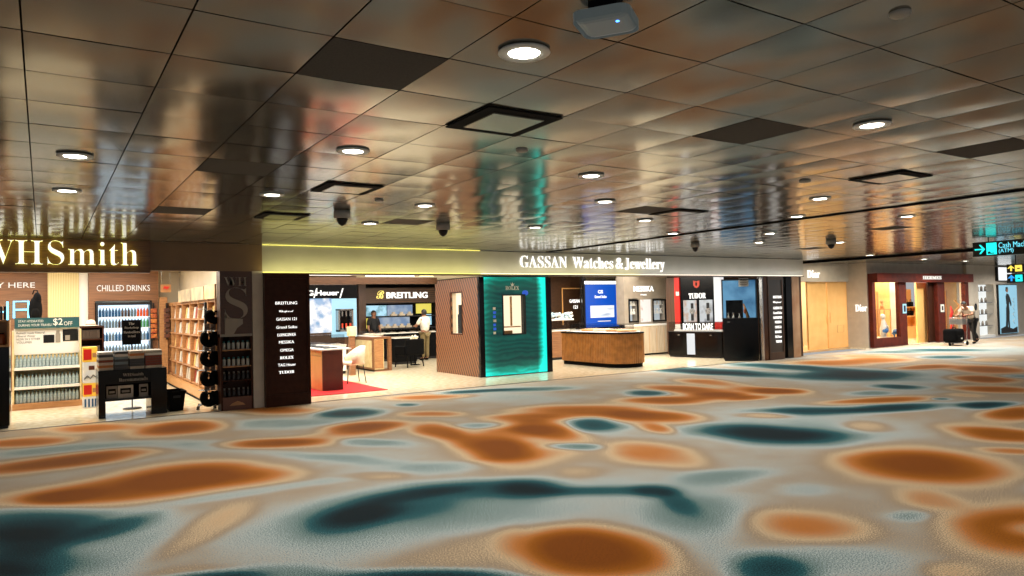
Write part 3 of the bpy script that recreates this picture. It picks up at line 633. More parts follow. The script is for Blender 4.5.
for a, b_, c, lb in mag:
    tt = thing('magazine', lb, 'magazine', (xt+X(a), 14.22, z(398.4))); w_ = X(b_)-X(a); h = z(385.5)-z(398.4)
    bx(0, w_, 0, .02, 0, h).build('pages', m_greyp if c == 4 else mb_[1], tt); bx(w_*.15, w_*.85, -.004, 0, h*.35, h*.78).build('cover_picture', m_blackm, tt); bx(w_*.25, w_*.75, -.007, -.004, h*.45, h*.62).build('cover_detail', m_greyp, tt)
stacks = [(98.5, 114, [1, 2, 1, 3, 1, 4, 0], 'brown and cream'), (115, 129, [4, 4, 6, 4, 6, 0, 4], 'black and blue'), (130, 145, [1, 4, 4, 4, 1, 2, 1], 'black and tan'), (145.5, 163, [1, 3, 3, 3, 3, 0, 1], 'rust red')]
pos = ['bottom', 'second', 'third', 'fourth', 'fifth', 'sixth', 'top']
rb = random.Random(2)
for a, b_, cs, nm in stacks:
    w_ = X(b_)-X(a)-.01; bmm = {}
    for row in range(2):
        zz_ = zt+.03
        for k, c in enumerate(cs):
            th = .045
            if c not in bmm: bmm[c] = MB().box(0, w_, 0, .2, 0, th-.002).mat(1).box(.004, w_-.004, -.001, .19, .006, th-.008).mesh('hardback', [mb_[c] if c != 3 else m_maroon, m_white if c in (0,) else mb_[c] if c != 3 else mat('rust', (130, 60, 40), .5)])
            o = bpy.data.objects.new('hardback', bmm[c]); C.objects.link(o); o.location = (xt+X(a)+rb.uniform(0, .006), 14.12+row*.27+rb.uniform(0, .01), zz_); zz_ += th
            tag(o, f'{pos[k]} book up of the {"front" if row == 0 else "rear"} {nm} pile on the black table', 'book', f'{nm} book piles on the table')
t = thing('poster_sign', 'black upright sign card with white wording standing behind the book piles', 'sign', (0, 0, 0)); fr = Fr(0, 15.2); s0, s1, z0, z1 = fr.r(122, 320, 141, 344.5); t.location = ((s0+s1)/2, 15.2, 0); w_ = (s1-s0)/2
bx(-w_, w_, -.015, .015, z0, z1, bev=.004).build('card', m_blackm, t); MB().lathe([(.16, 0), (.16, .015), (.012, .02), (.012, z0), (.001, z0)], n=14).build('post', m_gun, t)
for s_, a, zf in (('The', .3, .8), ('Bookshop', .75, .63), ('Bestsellers', .85, .46), ('to read', .4, .3)): letters(serif(s_), -w_*a, w_*a, z0+(z1-z0)*zf, z0+(z1-z0)*(zf+.1), -.015, m_greyp, t, ext=.004)
fr = Fr(0, 14.35); s0, s1, z0, z1 = fr.r(163, 392, 181, 413); t = thing('storage_crate', 'black tapered open crate on the floor beside the book table', 'crate', (s0+.06, 14.2, 0)); w_ = s1-s0
q = MB(); h = .36
def taper(mb, x0, x1, y0, y1, z0, z1, k):
    vs_ = [mb.b.verts.new(p) for p in ((x0+k, y0+k, z0), (x1-k, y0+k, z0), (x1-k, y1-k, z0), (x0+k, y1-k, z0), (x0, y0, z1), (x1, y0, z1), (x1, y1, z1), (x0, y1, z1))]
    for f in ((0, 3, 2, 1), (0, 1, 5, 4), (1, 2, 6, 5), (2, 3, 7, 6), (3, 0, 4, 7)): mb.b.faces.new([vs_[i] for i in f])
    return vs_
taper(q, 0, w_, 0, .5, 0, h, .04); taper(q, .015, w_-.015, .015, .485, .02, h, .04)
q.box(-.012, w_+.012, -.012, .0, h-.03, h); q.box(-.012, w_+.012, .5, .512, h-.03, h); q.box(-.012, 0, 0, .5, h-.03, h); q.box(w_, w_+.012, 0, .5, h-.03, h)
q.build('crate_shell', m_blackm, t); bx(w_*.3, w_*.7, -.02, -.012, h-.12, h-.08).build('handle', m_gun, t)

# ---- neck pillow spinner
cx_, cy_ = 2.5, 14.1; fr = Fr(0, 14.0)
t = thing('spinner_rack', 'tall spinner rack with black pole on small castors at the shop corner', 'display rack', (cx_, cy_, 0))
MB().lathe([(.025, .08), (.025, 1.95), (.001, 1.96)], n=10).build('pole', m_gun, t)
for k in range(4):
    a = k*PI/2+.6; MB().tube([(0, 0, .1), (.2*math.cos(a), .2*math.sin(a), .08)], .014).build('foot', m_steel, t)
    MB().lathe([(.03, -.012), (.03, .012)], n=12).lathe([(.02, .012), (.006, .04)], n=8).build('castor', m_gun, t, (.2*math.cos(a), .2*math.sin(a), .03))
q = MB()
ys = [316, 338, 357.5, 377, 397]
for y in ys:
    z_ = fr.q(214, y)[1]+.13; q = MB(); q.tube([(.13*math.cos(a_), .13*math.sin(a_), z_) for a_ in np.linspace(0, 2*PI, 17)], .006, 6).tube([(-.13, 0, z_), (.13, 0, z_)], .006, 6).tube([(0, -.13, z_), (0, .13, z_)], .006, 6); q.build('hook_ring', m_steel, t)
def npillow():
    q = MB(); q.tube([(.075*math.sin(a_), 0, -.075*math.cos(a_)*1.15) for a_ in np.linspace(.35-PI, PI-.35, 16)], [.04]+[.064]*14+[.04], 12); q.box(-.02, .02, -.056, -.05, .06, .1); return q
pm = npillow().mesh('neck_pillow', m_fabk); tn = ['top', 'second', 'third', 'fourth', 'lowest']
for k, y in enumerate(ys):
    z_ = fr.q(214, y)[1]
    for x in ((215,) if k == 0 else (208, 220)):
        o = bpy.data.objects.new('neck_pillow', pm); C.objects.link(o); s, _ = fr.q(x, y); o.location = (s, 13.92, z_); o.rotation_euler = (0, 0, rb.uniform(-.25, .25)); o.scale = (1.45, 1, 1) if k == 0 else (1.12, 1, 1.1)
        tag(o, 'black neck pillow, the large one at the top of the spinner' if k == 0 else f'black neck pillow on the {tn[k]} tier of the spinner, {"away from" if x < 214 else "beside"} the tall bottle unit', 'pillow')
m_pk = mat('packet', (150, 130, 110), .4, col2=(90, 70, 60), scale=20)
for k, y in enumerate((327, 348, 367.5, 387)):
    for x in (207, 213, 220):
        s, z_ = fr.q(x, y); o = bx(-.045, .045, -.01, .01, -.06, .06, bev=.004).build('eye_mask_packet', m_pk, None, (s, 14.0, z_)); tag(o, f'small shiny packet under the {tn[k]} pillow tier of the spinner', 'packet', f'packets under the {tn[k]} tier')

# ---- end unit with big monogram
fE = Fr(0, 13.6); xe = fE.q(220.5, 340)[0]; we = fE.q(252.5, 340)[0]-xe; fE = Fr(xe, 13.6); z = lambda y: fE.q(236, y)[1]; X = lambda x: fE.q(x, 340)[0]
t = fthing('bottle_unit', 'tall dark walnut end unit with giant grey monogram above shelves of toiletry bottles', 'display unit', fE)
bx(0, we, .0, .3, z(335), 2.5).build('monogram_board', mat('umber_board', (64, 38, 24), .4, col2=(76, 46, 28), scale=4, stretch=(1, 1, 8)), t)
letters(serif('W'), X(224.8), X(238), z(286), z(277), 0, m_greyp, t, name='monogram_letter', ext=.01, off=-.025); letters(serif('H'), X(238.5), X(247.5), z(286), z(277), 0, m_greyp, t, name='monogram_letter', ext=.01, off=-.025)
letters(serif('S'), X(225), X(248), z(319), z(287.5), 0, m_greyp, t, name='monogram_letter', ext=.01, off=-.02)
q = MB(); a0 = X(225); a1 = X(243)
q.prism([(a0, z(312)), (a0+.05, z(318)), (a1, z(319)), (a1, z(324)), (a1-.1, z(328)), (a1-.16, z(334)), (a0, z(334))], -.01, 0, 'y'); q.build('printed_curve', m_greyp, t)
q = MB().box(0, .03, 0, .3, 0, z(335)).box(we-.03, we, 0, .3, 0, z(335)).box(.03, we-.03, .27, .3, 0, z(335)); q.build('side_panel', m_dirb, t)
bx(.0, we, -.01, .3, z(336.5), z(334)).build('ledge', m_greyp, t)
bx(0.03, we-.03, -.005, .27, 0, z(397)).build('base', mat('base_brown', (92, 52, 36), .4), t); MB().prism([(.14, .08), (we-.14, .08), (we-.18, .12), (we/2, .16), (.18, .12)], -.012, -.005, 'y').build('emblem', m_oak, t)
rows = [(349.5, 'top', 0, .16), (366, 'second', 0, .16), (380, 'third', 1, .15), (396.5, 'bottom', 1, .15)]
m_tl = mat('toiletry_white', (190, 190, 182), .35); m_tc = mat('teal_cap', (40, 104, 110), .4); m_td = mat('toiletry_dark', (40, 36, 36), .3); m_tg = mat('grey_cap', (120, 116, 110), .4)
for y, nm, kd, h in rows:
    zz_ = z(y); bx(.03, we-.03, 0, .27, zz_-.02, zz_).build('shelf', m_oak if kd == 0 else m_dirb, t)
    me_ = MB().lathe([(.026, 0), (.028, .01), (.028, h*.7), (.016, h*.8)], n=10).mat(1).lathe([(.018, h*.8), (.018, h)], n=10).mesh('toiletry_bottle', [m_td, m_tg] if kd else [m_tl, m_tc])
    for k in range(6):
        o = bpy.data.objects.new('toiletry_bottle', me_); C.objects.link(o); o.location = (xe+.07+(we-.14)*k/5, 13.68, zz_); tag(o, f'{"dark bottle with grey cap" if kd else "white bottle with teal cap"} on the {nm} shelf of the monogram unit', 'bottle', f'bottles on the {nm} shelf of the monogram unit')
xp0 = fF.q(253, 340)[0]; xp1 = fF.q(264.5, 340)[0]
struct(bx(xp0, xp1, 13.6, 14.0, 0, 2.5).build('pillar', m_stone))

# ================================================================= WATCH SHOP, LEFT HALF
WN = (1, .94, .84)
lamp('AREA', (6.4, 16.2, 2.74), 400, WN, 3.5, sy=3.5); lamp('AREA', (7.5, 20.5, 2.74), 250, WN, 6, sy=3.5)
lamp('AREA', (11.0, 20.5, 2.74), 90, WN, 1.5, sy=3)
lamp('AREA', (14.6, 15.4, 2.74), 390, WN, 5.0, sy=2.4); lamp('AREA', (14.6, 17.6, 2.74), 160, WN, 5, sy=2)
BR = ['BREITLING', 'Chopard', 'GASSAN 121', 'Grand Seiko', 'LONGINES', 'MESSIKA', 'OMEGA', 'ROLEX', 'TAG Heuer', 'TUDOR']
def directory(label, fr, pxa, pxb, ytop, lines, spans, depth, mats, hgt, yoff=0):
    t = fthing('brand_directory', label, 'sign board', fr); s0, s1 = fr.q(pxa, 340)[0], fr.q(pxb, 340)[0]
    bx(s0, s1, 0, depth, 0, 2.47).build('board', mats[0], t)
    q = MB()
    q.box(s0, s0+.05, -.02, 0, 0, 2.47).box(s1-.05, s1, -.02, 0, 0, 2.47).box(s0+.05, s1-.05, -.02, 0, 2.36, 2.47).box(s0+.05, s1-.05, -.02, 0, 0, .22); q.build('frame', mats[1], t)
    for s_, y, (a, b_) in zip(BR, lines, spans):
        z1, z0 = fr.q((a+b_)/2, y-hgt/2)[1], fr.q((a+b_)/2, y+hgt/2)[1]
        sc_ = s_ in ('Chopard',); letters(script(s_) if sc_ else serif(s_) if s_ in ('TUDOR', 'LONGINES', 'ROLEX') else s_, fr.q(a, y)[0], fr.q(b_, y)[0], z0, z1, 0, m_wlet, t, name='brand_name', ext=.008, off=0)
    return t
fD = Fr(0, 13.5); xd = fD.q(265, 340)[0]; fD = Fr(xd, 13.5)
directory('tall espresso brown board with ten glowing white brand names left of the shop opening', fD, 265, 310, 272, [303, 311.5, 319, 327, 334.7, 342, 350, 357.5, 364.7, 372],
          [(275.3, 297), (279, 293.3), (276.3, 296.5), (276.3, 297), (277.2, 295.5), (279, 294), (280.3, 293.5), (280, 293.5), (278, 295.7), (279, 294.3)], .3, (m_dirb, m_dirb), 2.9)
# transom beam and posts
fb = Fr(0, 16.0); s0, s1, z0, z1 = fb.r(300, 277.5, 437, 284)
o = bx(3.4, s1, 0, .12, z0, z1).build('wood_beam', m_brown, None, (0, 16.0, 0)); tag(o, 'dark wooden beam across the top of the left shop opening', 'beam')
s0_, s1_, z0, z1 = Fr(0, 20.35).r(345, 276, 436, 277)
for (pa, pb, nm, lb, mm) in ((300, 352, 'ceiling_light', 'bright slot light over the left watch display', m_panel), (366, 415, 'ceiling_light', 'bright slot light over the wooden slatted watch sign', m_panel), (420, 434, 'ceiling_light', 'short yellow slot light near the reeded kiosk', m_cm)):
    f_ = Fr(0, 18.8 if pa < 350 else 19.2); a, b_ = f_.q(pa, 276)[0], f_.q(pb, 276)[0]
    t = thing(nm, lb, 'ceiling light', (a, f_.y, 2.70)); bx(0, b_-a, 0, .12, .02, .08).build('housing', m_gun, t); bx(.02, b_-a-.02, -.01, .11, -.0, .02).build('diffuser', mm, t)
# --- mountain picture wall
fG = Fr(0, 20.5); xg = 3.5; fG = Fr(xg, 20.5); X = lambda x, y=310: fG.q(x, y)[0]
t = fthing('watch_display_wall', 'bronze display wall with black sign band, snowy mountain light picture and pale blue panel', 'display wall', fG)
bx(0, X(357.5), .05, .2, 0, 2.77).build('wall_panel', m_walld, t)
s0, s1, z0, z1 = fG.r(303, 285, 357, 298.2); bx(s0-1.2, s1, -.05, .05, z0, z1).build('sign_band', m_blackm, t)
for s_, a, b_ in (('TAG', 294, 313), ('Heuer', 315.5, 338.5)): letters(s_, X(a), X(b_), fG.q(325, 295.5)[1], fG.q(325, 290.3)[1], -.05, m_wlet, t, ext=.02, off=.02)
q = MB()
for a in (314, 340): q.prism([(X(a)-.03, fG.q(a, 298)[1]), (X(a)+.0, fG.q(a, 298)[1]), (X(a+2)+.03, fG.q(a, 288.5)[1]), (X(a+2), fG.q(a, 288.5)[1])], -.07, -.05, 'y')
q.build('slash_mark', m_wlet, t)
m_mtn = mat('mountain_picture', (250, 250, 250), .4, em=(250, 250, 250), es=.9, col2=(50, 140, 200), scale=2.6, ramp=(.45, .62))
s0, s1, z0, z1 = fG.r(304, 298.5, 331.5, 333); bx(s0-1, s1, -.02, .05, z0, z1).build('mountain_picture', m_mtn, t)
m_pb = glow('pale_blue_panel', (172, 220, 240), 1.0)
s0, s1, z0, z1 = fG.r(331.7, 298.5, 356.5, 337); bx(s0, s1, -.02, .05, z0, z1).build('blue_panel', m_pb, t)
s0, s1, z0, z1 = fG.r(335.5, 309, 350.5, 331.5)
q = MB().box(s0, s0+.05, -.25, -.02, z0, z1).box(s1-.05, s1, -.25, -.02, z0, z1).box(s0, s1, -.25, -.02, z1-.04, z1).box(s0, s1, -.25, -.02, z0, z0+.05); q.build('case_frame', m_steel, t)
bx(s0+.05, s1-.05, -.06, -.02, z0+.05, z1-.04).build('case_back', m_black, t)
def watch(mb, x, y, z, s=.03, axis='y'):
    mb.mat(0); mb.lathe([(s, 0), (s, s*.5), (s*.8, s*.6)], c=(x, y, z), n=14); mb.mat(1).box(x-s*.45, x+s*.45, y-s*3, y-s, z, z+s*.3).box(x-s*.45, x+s*.45, y+s, y+s*3, z, z+s*.3).mat(0); return mb
q = MB()
for k in range(3):
    q.mat(0).box(s0+.12+.12*k, s0+.18+.12*k, -.18, -.1, z0+.05, z0+.12); q.mat(1).box(s0+.13+.12*k, s0+.17+.12*k, -.17, -.12, z0+.12, z0+.24)
    q.mat(0).box(s0+.13+.12*k, s0+.17+.12*k, -.17, -.12, z0+.45, z0+.6)
q.build('watch_stands', [m_steel, mat('flame_red', (210, 70, 40), .4)], t)
# --- low white glass showcases in front of the mountain picture
def showcase(name, label, loc, w, d, h, body, glassh=.18, group=None, rz=0, trays=3, legs=False, top=None):
    t = thing(name, label, 'counter', loc, rz, group)
    bx(.02, w-.02, .02, d-.02, 0, .08).build('plinth', m_gun, t); bx(0, w, 0, d, .08, h, bev=.005).build('body', body, t)
    bx(-.01, w+.01, -.01, d+.01, h, h+.025).build('tabletop', top or m_white, t)
    if glassh:
        q = MB().box(.03, w-.03, .03, .036, h+.025, h+glassh).box(.03, w-.03, d-.036, d-.03, h+.025, h+glassh).box(.03, .036, .036, d-.036, h+.025, h+glassh).box(w-.036, w-.03, .036, d-.036, h+.025, h+glassh).box(.03, w-.03, .03, d-.03, h+glassh, h+glassh+.008)
        q.build('glass_cover', m_glass, t)
        for k in range(trays):
            x = w*(k+.5)/trays; tr = bx(x-.1, x+.1, d*.3, d*.7, h+.026, h+.05, bev=.004).build('display_tray', m_leath, t)
            q = MB()
            for u in (-.06, 0, .06): watch(q, x+u, d*.5, h+.052, .018)
            q.build('watches', [m_steel, m_blackm], tr)
    return t
x0, _ = Fr(0, 19.2).q(311, 340); x1, _ = Fr(0, 19.2).q(346, 340)
showcase('glass_showcase', 'white glass-topped watch showcase in front of the mountain picture', (x0-1.2, 19.2, 0), x1-x0+1.2, .6, .78, m_white, .3, trays=6)
lamp('AREA', (4.3, 17.4, 2.74), 150, WN, 1.2, sy=4)  # added lamp without a fixture, brightens the tan side of the desk
# --- red rug, desk, chair
xr0, yr0 = onz(385, 389.3); o = bx(4.25, xr0, yr0-.15, 17.6, 0.001, .012).build('rug', m_redc); tag(o, 'bright red rug under the maroon and tan desk', 'rug')
xd, yd = onz(323, 391.7); xr = Fr(0, yd).q(343, 380)[0]; xt_ = Fr(0, yd).q(351, 350)[0]; hz = Fr(0, yd).q(330, 350)[1]
t = thing('reception_desk', 'tan sided desk with maroon end and white glass top standing on the red rug', 'desk', (xd, yd, .0125))
bx(0, xr-xd, 0, .04, 0, hz-.02).build('end_panel', m_maroon, t); bx(-.0, .04, .04, 2.3, 0, hz-.02).build('side_panel', m_gold2, t); bx(xr-xd-.04, xr-xd, .04, 2.3, 0, hz-.02).build('side_panel', m_maroon, t)
bx(-.03, xt_-xd, -.03, 2.32, hz-.02, hz+.01).build('tabletop', m_white, t); bx(0.06, xt_-xd-.1, .05, 2.2, hz+.01, hz+.09).build('glass_cover', m_glass, t)
bx(-.004, 0, .1, 2.3, hz-.16, hz-.13).build('groove', m_tan, t)
for k in range(4): bx(.12, .42, .2+k*.5, .5+k*.5, hz+.012, hz+.03, bev=.003).build('display_tray', m_gun, t)
def leg(mb, a, b_, r=.011): return mb.tube([a, b_], r, 8)
xc, yc = onz(357, 383); t = thing('side_chair', 'cream leather tub chair on thin dark legs beside the red rug', 'chair', (xc-.05, yc+.1, 0.0), 0)
MB().box(-.23, .22, -.22, .22, .44, .52, bev=.03).build('seat', m_leath, t)
q = MB(); pts = [(-.12, -.24), (.1, -.25), (.22, -.17), (.26, 0), (.22, .17), (.1, .25), (-.12, .24)]
n_ = len(pts); A = [q.b.verts.new((x*1.0, y, .46)) for x, y in pts]; B = [q.b.verts.new((x*1.15, y*1.05, .62 if i in (0, n_-1) else .80 if i in (1, n_-2) else .88)) for i, (x, y) in enumerate(pts)]
A2 = [q.b.verts.new((x*.86, y*.86, .46)) for x, y in pts]; B2 = [q.b.verts.new((x*1.0, y*.93, .62 if i in (0, n_-1) else .80 if i in (1, n_-2) else .87)) for i, (x, y) in enumerate(pts)]
for i in range(n_-1):
    for f in ((A[i], A[i+1], B[i+1], B[i]), (A2[i+1], A2[i], B2[i], B2[i+1]), (B[i], B[i+1], B2[i+1], B2[i]), (A[i+1], A[i], A2[i], A2[i+1])): q.b.faces.new(f).smooth = True
for i in (0, n_-1): q.b.faces.new((A[i], B[i], B2[i], A2[i]))
q.build('backrest', m_leath, t)
for x, y in ((-.18, -.18), (-.18, .18), (.18, -.18), (.18, .18)): leg(MB(), (x, y, .45), (x*1.3, y*1.25, 0)).build('leg', m_gun, t)
# --- pale burl counter with brown frame
xc, yc = onz(374.5, 371.5); fY = Fr(0, yc); xo = fY.q(384, 360)[0]; xp = fY.q(391.5, 360)[0]; hz = fY.q(378, 337)[1]; L_ = 1.75
t = thing('burl_counter', 'pale burl wood counter framed in brown with an open brown end', 'counter', (xc, yc, 0))
bx(0, xo-xc, 0, L_, .05, hz-.06).build('body', m_burl, t); bx(.012, xo-xc-.02, -.006, 0, .08, hz-.08).build('end_panel', m_oak, t)
q = MB().box(-.03, 0, -.02, L_, 0, hz-.06).box(-.03, xp-xc, -.02, L_, hz-.06, hz).box(-.03, xp-xc, -.02, L_, 0, .045); q.build('frame', m_walnut, t)
bx(xp-xc-.09, xp-xc, -.02, .1, .045, hz-.06).build('post', m_walnut, t)
bx(-.038, -.032, .1, L_-.1, .1, hz-.1).build('side_panel', m_burl, t)
q = MB().box(.02, xp-xc-.25, .1, L_-.1, hz, hz+.02); q.build('tray_base', m_white, t); bx(.02, xp-xc-.25, .1, L_-.1, hz+.02, hz+.16).build('glass_cover', m_glass, t)
for k in range(3): MB().lathe([(.1, 0), (.11, .03), (.02, .06)], n=14, sx=1.3).build('watch_cushion', m_leath, t, (.3, .35+k*.45, hz+.021))
f_ = Fr(0, 19.6); x, z1 = f_.q(351.5, 326.5); z0 = f_.q(351.5, 336)[1]
t = thing('display_pedestal', 'cream cube on a walnut post beside the pale burl counter', 'pedestal', (x, 21.3 if False else 18.6, 0)); f_ = Fr(0, 18.6); x, z1 = f_.q(351.5, 326.5); z0 = f_.q(351.5, 336)[1]; t.location.x = x
bx(-.07, .07, -.07, .07, 0, z0).build('post', m_walnut, t); bx(-.1, .1, -.1, .1, z0, z1, bev=.01).build('cube', m_burl, t)
# --- wooden slatted watch wall with lit niches
fH = Fr(0, 23.7); xh = fH.q(358, 320)[0]; fH = Fr(xh, 23.7); X = lambda x, y=310: fH.q(x, y)[0]; Z = lambda y: fH.q(400, y)[1]
t = fthing('watch_display_wall', 'dark watch wall with slatted wooden sign band, gold emblem and lit niches', 'display wall', fH)
bx(-.0, X(440), .35, .45, 0, 2.77).build('wall_panel', m_blackm, t); bx(-.0, X(365), -.1, .35, 0, 2.77).build('side_post', m_walld, t); bx(X(436), X(439), -.1, .35, 0, 2.77).build('side_post', m_blackm, t)
bx(X(365), X(436), -.05, .35, Z(303), Z(288), bev=0).build('sign_band', mat('slatted_wood', (92, 64, 42), .5, col2=(52, 36, 26), scale=4.5, kind='line', stretch=(.001, .001, 1), ramp=(.3, .7)), t)
m_slw = MATS['slatted_wood']
# rotate wave direction to vertical bands
for n_ in m_slw.node_tree.nodes:
    if n_.type == 'TEX_WAVE': n_.bands_direction = 'Z'
letters('BREITLING', X(386), X(427), Z(298.3), Z(292.2), -.05, m_wlet, t, ext=.03, off=.02)
letters(script('B'), X(376), X(383.5), Z(298.5), Z(290.5), -.05, glow('gold_glow', (240, 215, 110), 1.6), t, name='emblem', ext=.03)
m_nb = glow('niche_blue', (120, 150, 190), .7, col2=(190, 205, 220), scale=3); m_sea = mat('sea_picture', (170, 215, 235), .4, em=(170, 215, 235), es=1.1, col2=(40, 110, 120), scale=4, ramp=(.42, .66)); m_yp = glow('yellow_panel', (228, 212, 90), 1.0)
for nm, a, b_, y0, y1, mm in (('screen', 366.5, 390, 305, 315.5, m_sea), ('niche_back', 391, 416, 305, 315.5, m_nb), ('yellow_panel', 420, 435, 304, 314, m_yp), ('yellow_panel', 366.5, 371.5, 317.5, 327.5, m_yp), ('niche_back', 378, 413, 317, 327, m_nb), ('screen', 427, 435, 315, 326, m_pb)):
    bx(X(a), X(b_), .3, .34, Z(y1), Z(y0)).build(nm, mm, t)
bx(X(365), X(436), -.0, .34, Z(317), Z(315.8)).build('shelf', m_gun, t); bx(X(365), X(436), -.0, .34, Z(329), Z(327.7)).build('shelf', m_gun, t)
for ys_, xs_ in ((315.8, (395, 403, 411)), (327.7, (382, 389, 396, 403, 410))):
    for x in xs_:
        q = MB().box(X(x)-.12, X(x)+.1, .06, .22, Z(ys_), Z(ys_)+.07, bev=.008).box(X(x)-.05, X(x)+.05, .1, .18, Z(ys_)+.07, Z(ys_)+.14); q.build('watch_cushion', m_leath, t)
x0 = Fr(0, 22.9).q(366, 340)[0]; x1 = Fr(0, 22.9).q(436, 340)[0]
showcase('glass_showcase', 'long dark glass-topped counter below the slatted wooden sign', (x0, 22.65, 0), x1-x0, .4, .92, m_blackm, .14, trays=7)
x0 = Fr(0, 20.9).q(396, 340)[0]; x1 = Fr(0, 20.9).q(418, 340)[0]
showcase('glass_showcase', 'small dark table showcase with bright white top behind the black armchair', (x0, 21.0, 0), x1-x0, .5, .82, m_blackm, .12, trays=3, top=m_panel if False else m_white)
# --- black armchair with arms
xc, yc = onz(412, 367); t = thing('armchair', 'black fabric armchair on slim black legs in front of the dark counters', 'chair', (xc, yc+.2, 0), .25)
bx(-.3, .3, -.28, .28, .36, .48, bev=.04).build('seat', m_fabk, t); bx(-.34, .34, -.34, -.24, .36, .84, bev=.04).build('backrest', m_fabk, t)
for s in (-1, 1): bx(min(s*.28, s*.36), max(s*.28, s*.36), -.24, .26, .36, .64, bev=.03).build('armrest', m_fabk, t)
for x, y in ((-.27, -.27), (.27, -.27), (-.27, .24), (.27, .24)): leg(MB(), (x, y, .38), (x*1.15, y*1.15, 0), .017).build('leg', m_blackm, t)
xc2, yc2 = Fr(0, 20.5).w(Fr(0, 20.5).q(415, 350)[0]); t = thing('side_table', 'small round black side table carrying the vase behind the armchair', 'table', (xc2, 20.5, 0))
MB().lathe([(.16, 0), (.16, .015), (.02, .03), (.02, .5), (.22, .51), (.22, .53), (.001, .53)], n=20).build('pedestal', m_blackm, t)
t = thing('flower_vase', 'white blossoms in a small vase behind the black armchair', 'flowers', (xc2, 20.5, .53)); MB().lathe([(.05, 0), (.07, .05), (.06, .12), (.03, .18), (.035, .2)], n=14).build('vase', m_white, t)
q = MB(); rb = random.Random(8)
for k in range(16): a = rb.uniform(0, 6.28); r_ = rb.uniform(0, .13); q.ell((r_*math.cos(a), r_*math.sin(a), .28+rb.uniform(-.05, .09)), .04, .04, .035, 8, 6)
q.build('blossoms', mat('blossom', (240, 226, 200), .6), t)

# ================================================================= KIOSK WITH GREEN WAVE FRONT
kx, ky = onz(480.3, 377.6); KH = 2.5; fK1 = Fr(kx, ky); kw = fK1.q(551, 330)[0]; fKL = Fr(kx, ky, -90)
t = thing('display_kiosk', 'square kiosk with reeded walnut side and glowing green wave front in a black frame', 'kiosk', (kx, ky, 0))
kd = 2.35
yn0, yn1 = -fKL.q(462, 313)[0], -fKL.q(451, 313)[0]; zn0, zn1 = fKL.q(456, 333.5)[1], fKL.q(456, 293)[1]
q = MB().box(0, .05, .05, yn0, .0, KH).box(0, .05, yn1, kd, 0, KH).box(0, .05, yn0, yn1, 0, zn0).box(0, .05, yn0, yn1, zn1, KH); q.build('reeded_side', m_reed, t)
for n_ in m_reed.node_tree.nodes:
    if n_.type == 'TEX_WAVE': n_.bands_direction = 'Y'; n_.inputs['Distortion'].default_value = 0
    if n_.type == 'MAPPING': n_.inputs['Scale'].default_value = (1, 1, 1); n_.inputs['Rotation'].default_value = (math.radians(28), 0, 0)
q = MB().box(-.01, .0, yn0-.03, yn0, zn0-.03, zn1+.03).box(-.01, 0, yn1, yn1+.03, zn0-.03, zn1+.03).box(-.01, 0, yn0, yn1, zn1, zn1+.03).box(-.01, 0, yn0, yn1, zn0-.03, zn0); q.build('niche_frame', m_dirb, t)
bx(.16, .18, yn0, yn1, zn0, zn1).build('niche_back', glow('warm_niche', (250, 232, 196), 1.25), t)
q = MB().box(.05, .16, yn0-.02, yn0, zn0, zn1).box(.05, .16, yn1, yn1+.02, zn0, zn1).box(.05, .16, yn0, yn1, zn0-.02, zn0); q.build('niche_lining', m_cream, t)
q = MB().box(.08, .14, (yn0+yn1)/2-.08, (yn0+yn1)/2+.08, zn0, zn0+.5).box(.09, .13, (yn0+yn1)/2-.05, (yn0+yn1)/2+.05, zn0+.5, zn0+.75); q.build('watch_stand', m_gun, t)
bx(.05, kw, kd-.1, kd, 0, KH).build('rear_wall', m_brown, t); bx(kw-.05, kw, .05, kd-.1, 0, KH).build('reeded_side', m_blackm, t); bx(0, kw, 0.05, kd, KH, KH+.02).build('top_cap', m_blackm, t)
Z = lambda y: fK1.q(515, y)[1]; X = lambda x: fK1.q(x, 330)[0]
wx0, wx1, wz0, wz1 = X(503.3), X(524.5), Z(333.5), Z(295.5); ax0, ax1, az0, az1 = X(484), X(546), Z(374), Z(276)
q = MB().box(0, ax0, -.04, .05, 0, KH).box(ax1, kw, -.04, .05, 0, KH).box(ax0, ax1, -.04, .05, 0, az0).box(ax0, ax1, -.04, .05, az1, KH); q.build('black_frame', m_black, t)
m = bpy.data.materials.new('green_wave'); m.use_nodes = True; nt = m.node_tree; b = nt.nodes['Principled BSDF']; L = nt.links.new
tc = nt.nodes.new('ShaderNodeTexCoord'); sp = nt.nodes.new('ShaderNodeSeparateXYZ'); L(tc.outputs['Object'], sp.inputs[0])
def ramp_d(sock, edge, width):       # 1 at the edge, 0 after width
    a = mth('SUBTRACT', sock, edge); a = mth('ABSOLUTE', a, None); a = mth('DIVIDE', a, width); a = mth('SUBTRACT', 1.0, a); return mth('MAXIMUM', a, 0.0)
eR = mth('MULTIPLY', mth('POWER', ramp_d(sp.outputs[0], ax1, .3), .9), 1.9); eL = mth('POWER', ramp_d(sp.outputs[0], ax0, .5), 2); eT = mth('POWER', ramp_d(sp.outputs[2], az1, .5), 2); eB = mth('POWER', ramp_d(sp.outputs[2], az0, .36), 1.0)
ed = mth('ADD', mth('ADD', eR, mth('MULTIPLY', eL, .55)), mth('ADD', mth('MULTIPLY', eT, .6), mth('MULTIPLY', eB, 1.0)))
wv = nt.nodes.new('ShaderNodeTexWave'); wv.bands_direction = 'Z'; wv.inputs['Scale'].default_value = 2.4; wv.inputs['Distortion'].default_value = 9; wv.inputs['Detail'].default_value = 3; wv.inputs['Detail Scale'].default_value = 1.2
